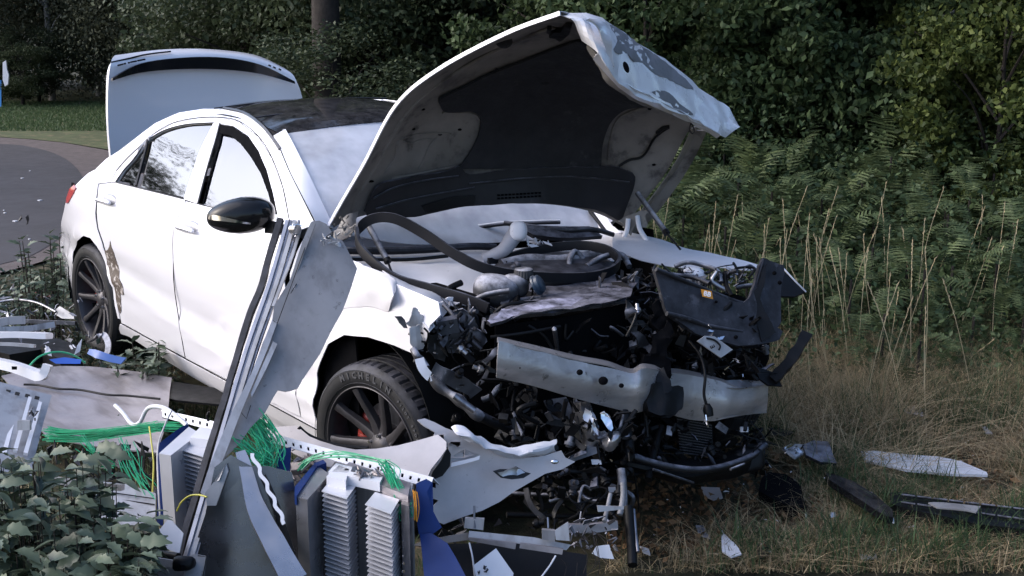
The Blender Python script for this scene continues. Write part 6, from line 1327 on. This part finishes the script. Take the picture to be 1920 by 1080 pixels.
# flat sheet and the ribbed panel on the left
flat('flat_metal_sheet', [(0, 706), (60, 693), (115, 688), (170, 690), (260, 699), (325, 709), (322, 745), (318, 790), (300, 850), (235, 845), (170, 838), (90, 822), (40, 760)], .18, M_['steelflat'], None, .006, crumple=.02, cs=1.5, label='large flat dull metal sheet lying left of the sill, crossed by green wires', cat='metal sheet')
flat('dark_sheet', [(322, 715), (410, 728), (430, 760), (330, 750), (300, 742)], .16, M_['black'], None, .01, label='black sheet edge lying under the sill beside the flat metal sheet', cat='metal sheet')
rp = TSh('ribbed_panel', [(-60, 700), (0, 716), (97, 741), (82, 790), (62, 870), (58, 900), (-60, 880)], ((0, 716, 4.05), (97, 741, 4.1), (0, 880, 3.75)), 'lightgrey', 'light grey ribbed louvre panel cut by the left edge', 'metal panel', thick=.012)
for k in range(5):
    x0 = 82-k*20
    TSh('rib', [(x0-9, 752-k*4), (x0-3, 754-k*4), (x0-30, 850), (x0-38, 848)], ((x0-9, 752, 4.02), (x0-3, 754, 4.025), (x0-38, 848, 3.8)), 'white', parent=rp, thick=.012)
for k in range(4):
    x0 = 74-k*18; TSh('slot', [(x0-8, 742-k*4), (x0, 744-k*4), (x0-2, 750-k*4), (x0-10, 748-k*4)], ((x0-8, 742, 4.03), (x0, 744, 4.03), (x0-10, 748, 4.02)), 'rubber', parent=rp, thick=.004)
box('panel_latch', at(46, 797, 3.86), RT*.020, UP*.016, FW*.008, M_['lightgrey'], rp, .004)
shards('latch_metal', 8, 60, 778, 3.9, 9, 8, .01, M_['graydust'], rp, 71, .01)
def bar(name, a, b, w, h, m, label, cat='metal bar', cr_=0, **kw):
    A, B = at(*a), at(*b); V, F = ribbon_vf([A, A.lerp(B, .5)+Vector((0, 0, random.uniform(-.01, .01))), B], w, h, UP, 6)
    if cr_: f_ = crump(cr_, 10); V = [v+f_(v) for v in V]
    return mesh_obj(name, V, F, M_[m], None, 30, label=label, cat=cat, **kw)
wb_ = bar('white_profile', (-20, 678, 5.15), (76, 706, 5.05), .040, .05, 'white', 'white metal profile with a curled end lying over the flat metal sheet')
V, F = ribbon_vf(P3([(70, 706, 5.03), (80, 705, 5.02), (86, 695, 5.02), (90, 684, 5.02)]), .035, .03, UP, 4); mesh_obj('curled_end', V, F, M_['white'], wb_)
box('slot', at(27, 690, 5.03), RT*.010, UP*.007, FW*.004, M_['void'], wb_)
bar('light_profile', (-20, 609, 6.6), (46, 600, 6.7), .045, .05, 'lightgrey', 'light grey box profile at the left edge, farthest of the loose profiles')
bar('white_profile', (-20, 628, 6.1), (92, 630, 6.1), .030, .09, 'white', 'wide white profile pointing at the rear wheel', cr_=.004)
bar('grey_profile', (0, 618, 6.4), (104, 608, 6.45), .032, .03, 'brushed', 'thin bent grey profile just above the wide white one')
bar('grey_profile', (45, 602, 6.9), (142, 606, 6.9), .022, .03, 'graydust', 'dull grey strip running up to the rear tyre')
bar('light_profile', (-20, 645, 5.9), (65, 649, 5.9), .016, .03, 'lightgrey', 'narrow light profile below the wide white profile')
flat('metal_box', [(-20, 650), (80, 648), (110, 660), (80, 680), (20, 690), (-20, 680)], .10, M_['black'], None, .08, label='black panel lying flat at the left edge under the white profile', cat='panel')
flat('metal_box', [(86, 632), (142, 645), (150, 665), (110, 672), (78, 650)], .2, M_['black'], None, .1, crumple=.02, label='crumpled black box wreckage left of the rear wheel foot', cat='panel')
TSh('grey_plate', [(102, 582), (112, 574), (138, 590), (139, 598), (116, 597), (104, 590)], ((102, 582, 7.2), (138, 590, 7.1), (116, 597, 7.1)), 'lightgrey', 'small light grey plate against the rear tyre', 'metal plate', thick=.01)
TSh('blue_scrap', [(92, 674), (120, 670), (152, 674), (150, 682), (105, 682)], ((92, 674, 5.9), (152, 674, 5.9), (105, 682, 5.88)), mat('bright_blue_plastic', (.03, .12, .55), .4), 'bright blue plastic scrap at the foot of the rear wheel', 'scrap', thick=.01)
TSh('blue_scrap', [(165, 656), (190, 662), (235, 670), (225, 680), (180, 676), (160, 664)], ((165, 656, 6.1), (235, 670, 6.0), (180, 676, 6.0)), mat('marine_blue_plastic', (.02, .09, .32), .4), 'darker blue crumpled foil under the rear tyre', 'scrap', thick=.008, crumple=.03)
V, F = ribbon_vf(P3([(168, 640, 6.2), (182, 632, 6.15), (195, 628, 6.15), (203, 645, 6.1), (200, 665, 6.05), (192, 668, 6.05)]), .03, .008, RT+UP*.3, 5); mesh_obj('bent_clamp', V, F, M_['graydust'], None, label='bent grey metal loop leaning on the rear rim', cat='scrap')
tube('green_tube', P3([(55, 686, 5.8), (75, 668, 5.85), (105, 660, 5.9), (135, 665, 5.95), (160, 680, 6.0)]), .005, M_['green'], None, label='single green wire arching over the black box wreckage', cat='wire')
for k, (a, b, Z, s, m_, w) in enumerate([(20, 590, 7.4, .02, 'white', 'white crumb beside the road edge'), (90, 655, 5.95, .02, 'white', 'white broken clip above the blue scrap'), (141, 650, 6.1, .022, 'white', 'round white end cap at the foot of the rear wheel'), (60, 548, 8.0, .03, 'red', 'red lamp splinter on the ivy left of the rear wheel'), (90, 552, 7.8, .02, 'red', 'small red splinter nearest the rear wheel'), (30, 540, 8.2, .03, 'brushed', 'grey shard at the edge of the road'), (45, 415, 9.0, .022, 'blackdust', 'black shard standing above the leafy sapling')]):
    shards('broken_shard', 4, a, b, Z, 10, 4, s, M_[m_], None, 80+k, .03, label=w, cat='shard')
tube('arched_strip', P3([(-10, 568, 7.3), (30, 562, 7.3), (70, 568, 7.2), (105, 585, 7.1)]), .008, M_['brushed'], None, label='thin metal strip arching over the ivy at the left', cat='metal strip')
# louvred grey panel low behind the shrub
lp = TSh('louvre_panel', [(165, 900), (240, 908), (292, 925), (290, 1000), (230, 990), (150, 960)], ((165, 900, 4.0), (292, 925, 3.95), (165, 960, 3.85)), 'lightgrey', 'light grey panel with fine lines half hidden behind the shrub', 'metal panel', thick=.01)
for k in range(6): tube('groove', [at(150+k*2, 915+k*11, 3.955-k*.012), at(290, 935+k*11, 3.915-k*.012)], .0022, M_['rubber'], lp, n=1, seg=4)
bar('dark_profile', (90, 897, 3.85), (230, 914, 3.8), .02, .02, 'brushed', 'thin grey bar lying across the shrub')
# steel rails with brackets at the bottom centre
SR = empty('steel_rail_frame', at(960, 1400, 4.0), 'angled grey steel rail with three upright brackets at the bottom centre', 'steel frame'); SR.location.z = 0; ORG[SR.name].z = 0
def qb(name, o, pl, m, **kw): return TSh(name, o, pl, m, parent=SR, **kw)
qb('rail', [(880, 996), (1000, 1008), (1070, 1022), (1062, 1032), (990, 1022), (878, 1008)], ((880, 996, 3.95), (1070, 1022, 3.92), (878, 1008, 3.90)), 'lightgrey', thick=.012)
qb('rail_web', [(879, 1008), (968, 1018), (966, 1030), (880, 1014)], ((879, 1008, 3.9), (968, 1018, 3.88), (880, 1014, 3.9)), 'steelflat', thick=.01)
qb('rail_web', [(975, 1018), (1056, 1029), (1054, 1040), (974, 1028)], ((975, 1018, 3.88), (1056, 1029, 3.86), (974, 1028, 3.88)), 'steelflat', thick=.01)
qb('rail', [(812, 1010), (880, 998), (880, 1012), (825, 1020)], ((812, 1010, 3.98), (880, 998, 3.94), (825, 1020, 3.95)), 'grey', thick=.012)
qb('bracket', [(872, 972), (908, 974), (906, 994), (870, 990)], ((872, 972, 3.92), (908, 974, 3.92), (870, 990, 3.92)), 'lightgrey', thick=.03)
qb('bracket', [(1016, 990), (1040, 992), (1040, 1012), (1016, 1008)], ((1016, 990, 3.9), (1040, 992, 3.9), (1016, 1008, 3.9)), 'grey', thick=.03)
qb('bracket', [(1040, 994), (1065, 978), (1068, 1014), (1042, 1012)], ((1040, 994, 3.88), (1065, 978, 3.88), (1042, 1012, 3.87)), 'lightgrey', thick=.006)
for a in (889, 1027): tube('threaded_rod', [at(a, 948 if a < 900 else 970, 3.93), at(a+1, 990, 3.92)], .004, M_['brushed'], SR, n=1, seg=6)
qb('cross_bar', [(1120, 948), (1170, 950), (1170, 955), (1122, 960)], ((1120, 948, 4.1), (1170, 950, 4.12), (1122, 960, 4.1)), 'lightgrey', thick=.01)
tube('upright', P3([(1168, 905, 4.2), (1168, 935, 4.18), (1162, 965, 4.15)]), .010, M_['grey'], SR); tube('upright', P3([(1145, 925, 4.2), (1140, 948, 4.18), (1133, 978, 4.12)]), .008, M_['grey'], SR)
bar('wooden_batten', (1062, 990, 4.15), (1156, 983, 4.2), .030, .03, 'steelflat', 'short greyish batten lying behind the steel rails', 'batten')
pl_ = TSh('white_plate', [(888, 1060), (930, 1028), (963, 1075), (955, 1110), (900, 1110)], ((888, 1060, 3.75), (930, 1028, 3.80), (900, 1110, 3.7)), 'white', 'white printed plate standing at the bottom edge below the steel rail', 'plate')
shards('plate_wear', 8, 905, 1068, 3.735, 9, 6, .006, M_['rubber'], pl_, 77, .002)
TSh('dark_board', [(800, 1020), (960, 1018), (1100, 1040), (1100, 1130), (800, 1130)], ((800, 1020, 4.0), (1100, 1040, 4.0), (800, 1130, 3.8)), 'black', 'black board standing behind the white plate at the bottom', 'panel')
TSh('white_scrap', [(1118, 1022), (1142, 1020), (1150, 1044), (1125, 1042), (1110, 1034)], ((1118, 1022, 4.0), (1142, 1020, 4.0), (1125, 1042, 3.98)), 'white', 'crumpled white scrap right of the steel rails', 'scrap', crumple=.02)
for pts, w in (([(880, 1018, 3.85), (886, 1045, 3.82), (890, 1080, 3.8)], 'pale cord hanging from the left end of the steel rail'), ([(1042, 1042, 3.85), (1030, 1062, 3.83), (1015, 1082, 3.8)], 'pale cord hanging from the right end of the steel rail')):
    tube('cord', P3(pts), .003, M_['white'], None, label=w, cat='cord')
wires('thin_wires', [[(1060, 1040, 3.9), (1075, 1060, 3.88), (1070, 1085, 3.85)], [(1110, 1010, 4.0), (1130, 1050, 3.95), (1120, 1085, 3.9)], [(1090, 1000, 4.1), (1120, 990, 4.1), (1150, 1020, 4.0)]], 9, .02, .0013, M_['bark'], 'few thin brown wires curling below the bumper skin')
shards('debris_heap', 34, 1110, 1000, 4.15, 45, 28, .016, M_['graydust'], None, 90, .1, label='heap of grey broken fittings right of the steel rails', cat='debris', kind='stuff')
shards('debris_heap', 40, 840, 960, 4.3, 50, 60, .03, M_['rubber'], None, 91, .1, label='heap of black broken plastic between the blue sheet and the bumper skin', cat='debris', kind='stuff')
shards('debris_heap', 60, 190, 880, 4.15, 110, 50, .03, M_['rubber'], None, 92, .1, label='dark broken bits under the green wires left of the heat sink', cat='debris', kind='stuff')
shards('debris_heap', 40, 560, 900, 3.95, 25, 60, .03, M_['steelflat'], None, 93, .05, label='grey crumpled foil behind the blue strip', cat='debris', kind='stuff')
shards('debris_heap', 70, 80, 600, 6.9, 90, 50, .018, M_['graydust'], None, 94, .5, label='grey and silver splinters in the ivy left of the rear wheel', cat='debris', kind='stuff')
# ================================================================ PIECES IN THE GRASS ON THE RIGHT
def gf(name, o, z, m, label, cat='debris', thick=.012, **kw): return flat(name, o, z, M_[m] if isinstance(m, str) else m, None, thick, label=label, cat=cat, **kw)
gf('white_trim_strip', [(1614, 846), (1640, 845), (1700, 852), (1760, 856), (1800, 864), (1850, 885), (1852, 890), (1780, 888), (1700, 880), (1640, 866), (1622, 862)], .09, 'white', 'long white trim strip lying in the dry grass at the right', 'trim strip', g=.1)
st = gf('black_trim_blade', [(1545, 897), (1560, 900), (1600, 915), (1640, 940), (1672, 968), (1674, 982), (1662, 982), (1630, 962), (1590, 935), (1555, 912)], .10, 'gloss', 'black curved trim blade with a bright rim in the grass', 'trim strip', thick=.03)
tube('bright_rim', [on(a, b, 2, .105) for a, b in [(1545, 896), (1562, 899), (1600, 914), (1640, 938), (1670, 965), (1675, 980)]], .004, M_['white'], st)
bg = gf('black_grille_bar', [(1668, 922), (1690, 921), (1740, 932), (1790, 940), (1860, 952), (1930, 956), (1990, 962), (1990, 1005), (1900, 992), (1830, 985), (1760, 968), (1700, 955), (1668, 944)], .10, 'black', 'long black slotted grille bar cut by the right edge', 'grille', thick=.05, crumple=.01)
for k in range(9):
    x = 1690+k*30; tube('grille_slat', [on(x, 928+k*3.6, 2, .11), on(x+26, 931+k*3.6, 2, .11)], .006, M_['blackdust'], bg, n=1); tube('grille_slat', [on(x, 942+k*4.2, 2, .115), on(x+26, 946+k*4.2, 2, .115)], .006, M_['blackdust'], bg, n=1)
hb = gf('black_housing', [(1440, 905), (1470, 908), (1500, 930), (1512, 972), (1490, 972), (1450, 955), (1420, 940), (1425, 918)], .03, 'void', 'black hollow plastic housing with a torn pale rim in the grass', 'housing', thick=.05, crumple=.01)
tube('torn_rim', [on(a, b, 2, .05) for a, b in [(1438, 905), (1468, 906), (1482, 918), (1500, 928), (1508, 950), (1512, 972)]], .005, M_['graydust'], hb)
lf = gf('lamp_fragment', [(1468, 842), (1485, 832), (1510, 835), (1514, 848), (1490, 856), (1472, 852)], .13, 'lightgrey', 'clear and grey headlamp fragment half under dry grass', 'lamp fragment', crumple=.03, cs=12)
gf('dark_cover', [(1505, 838), (1525, 824), (1550, 828), (1572, 866), (1540, 866), (1512, 858)], .14, 'blackdust', 'dark smooth cover piece beside the headlamp fragment', 'cover', crumple=.02)
shards('lamp_splinter', 12, 1490, 845, 5.35, 20, 8, .02, M_['chrome'], lf, 95, .03)
for k, (o, z, m_, w) in enumerate([
    ([(1314, 914), (1352, 916), (1356, 932), (1338, 936), (1322, 928)], .05, 'bumper', 'cracked white scrap just below the front undertray'),
    ([(1354, 997), (1372, 1020), (1391, 1040), (1372, 1046), (1355, 1036)], .06, 'white', 'pointed white shard with a dark crack in the foreground grass'),
    ([(1302, 985), (1318, 985), (1332, 1012), (1312, 1005)], .04, 'graydust', 'grey blue shard left of the pointed white one'),
    ([(1200, 1025), (1218, 1028), (1219, 1038), (1205, 1034)], .03, 'white', 'small white crumb left of the grey blue shard'),
    ([(1612, 1040), (1640, 1034), (1646, 1046), (1620, 1052)], .04, 'lightgrey', 'pale grey flake at the bottom right in the grass'),
    ([(1418, 1000), (1440, 998), (1442, 1040), (1425, 1046), (1415, 1030)], .05, 'black', 'black plastic scrap right of the pointed white shard'),
    ([(1466, 1036), (1482, 1034), (1488, 1052), (1470, 1055)], .03, 'black', 'small black scrap near the bottom edge'),
    ([(1556, 962), (1566, 962), (1568, 969), (1558, 970)], .06, 'chrome', 'tiny bright fragment beside the black trim blade'),
    ([(1680, 760), (1705, 757), (1728, 765), (1730, 780), (1700, 776)], .10, 'graydust', 'dark grey curved fragment far right in the straw'),
    ([(1838, 796), (1850, 800), (1862, 812), (1850, 812)], .08, 'lightgrey', 'pale scrap at the foot of the bracken on the far right'),
    ([(1740, 942), (1800, 944), (1840, 950), (1830, 960), (1760, 952)], .16, 'grey', 'rounded grey stone lying on the grille bar'),
    ([(1442, 800), (1462, 802), (1490, 812), (1470, 818), (1445, 815)], .1, 'black', 'bent black strip at the far corner of the bumper beam'),
    ([(1360, 862), (1400, 845), (1410, 852), (1372, 885)], .12, 'graydust', 'light edged plastic blade under the far corner')]):
    gf('plastic_fragment', o, z, m_, w, 'fragment', thick=.006, crumple=.01, cs=12)
r = random.Random(5); L = []
for k in range(170):
    p = G(r.uniform(1150, 1900), r.uniform(4.2, 6.2), r.uniform(.02, .08)); s = r.uniform(.004, .014)
    L.append(([p+Vector((r.uniform(-s, s), r.uniform(-s, s), r.uniform(-.3*s, .6*s))) for _ in range(3)], [(0, 1, 2)]))
V, F = join_vf(L); mesh_obj('small_crumbs', V, F, M_['white'], None, 0, .002, label='tiny pale plastic crumbs sprinkled in the grass', cat='debris', kind='stuff')
r = random.Random(6); L = []
for k in range(260):
    p = G(r.uniform(-200, 1250), r.uniform(4.2, 6.8), r.uniform(.01, .05)); s = r.uniform(.01, .05)
    L.append(([p+Vector((r.uniform(-s, s), r.uniform(-s, s), r.uniform(-.3*s, .6*s))) for _ in range(4)], [(0, 1, 2, 3)]))
V, F = join_vf(L); mesh_obj('dark_crumbs', V, F, M_['rubber'], None, 0, .003, label='dark plastic splinters strewn on the ground round the wreck', cat='debris', kind='stuff')
L = []
for k in range(9000):
    p = G(rng.uniform(1150, 2050), rng.uniform(4.2, 7.5), rng.uniform(0, .05))
    L.append(p)
me = leaves_mesh('leaf_litter', np.array([tuple(p) for p in L]), .04, nbias=(0, 0, 1.2)); me.materials.append(leafmat('dead_leaf', (.05, .03, .018), (.24, .14, .07), .1, .7))
link('leaf_litter', me, None, label='brown dead leaves covering the soil on the right', cat='leaf litter', kind='stuff')
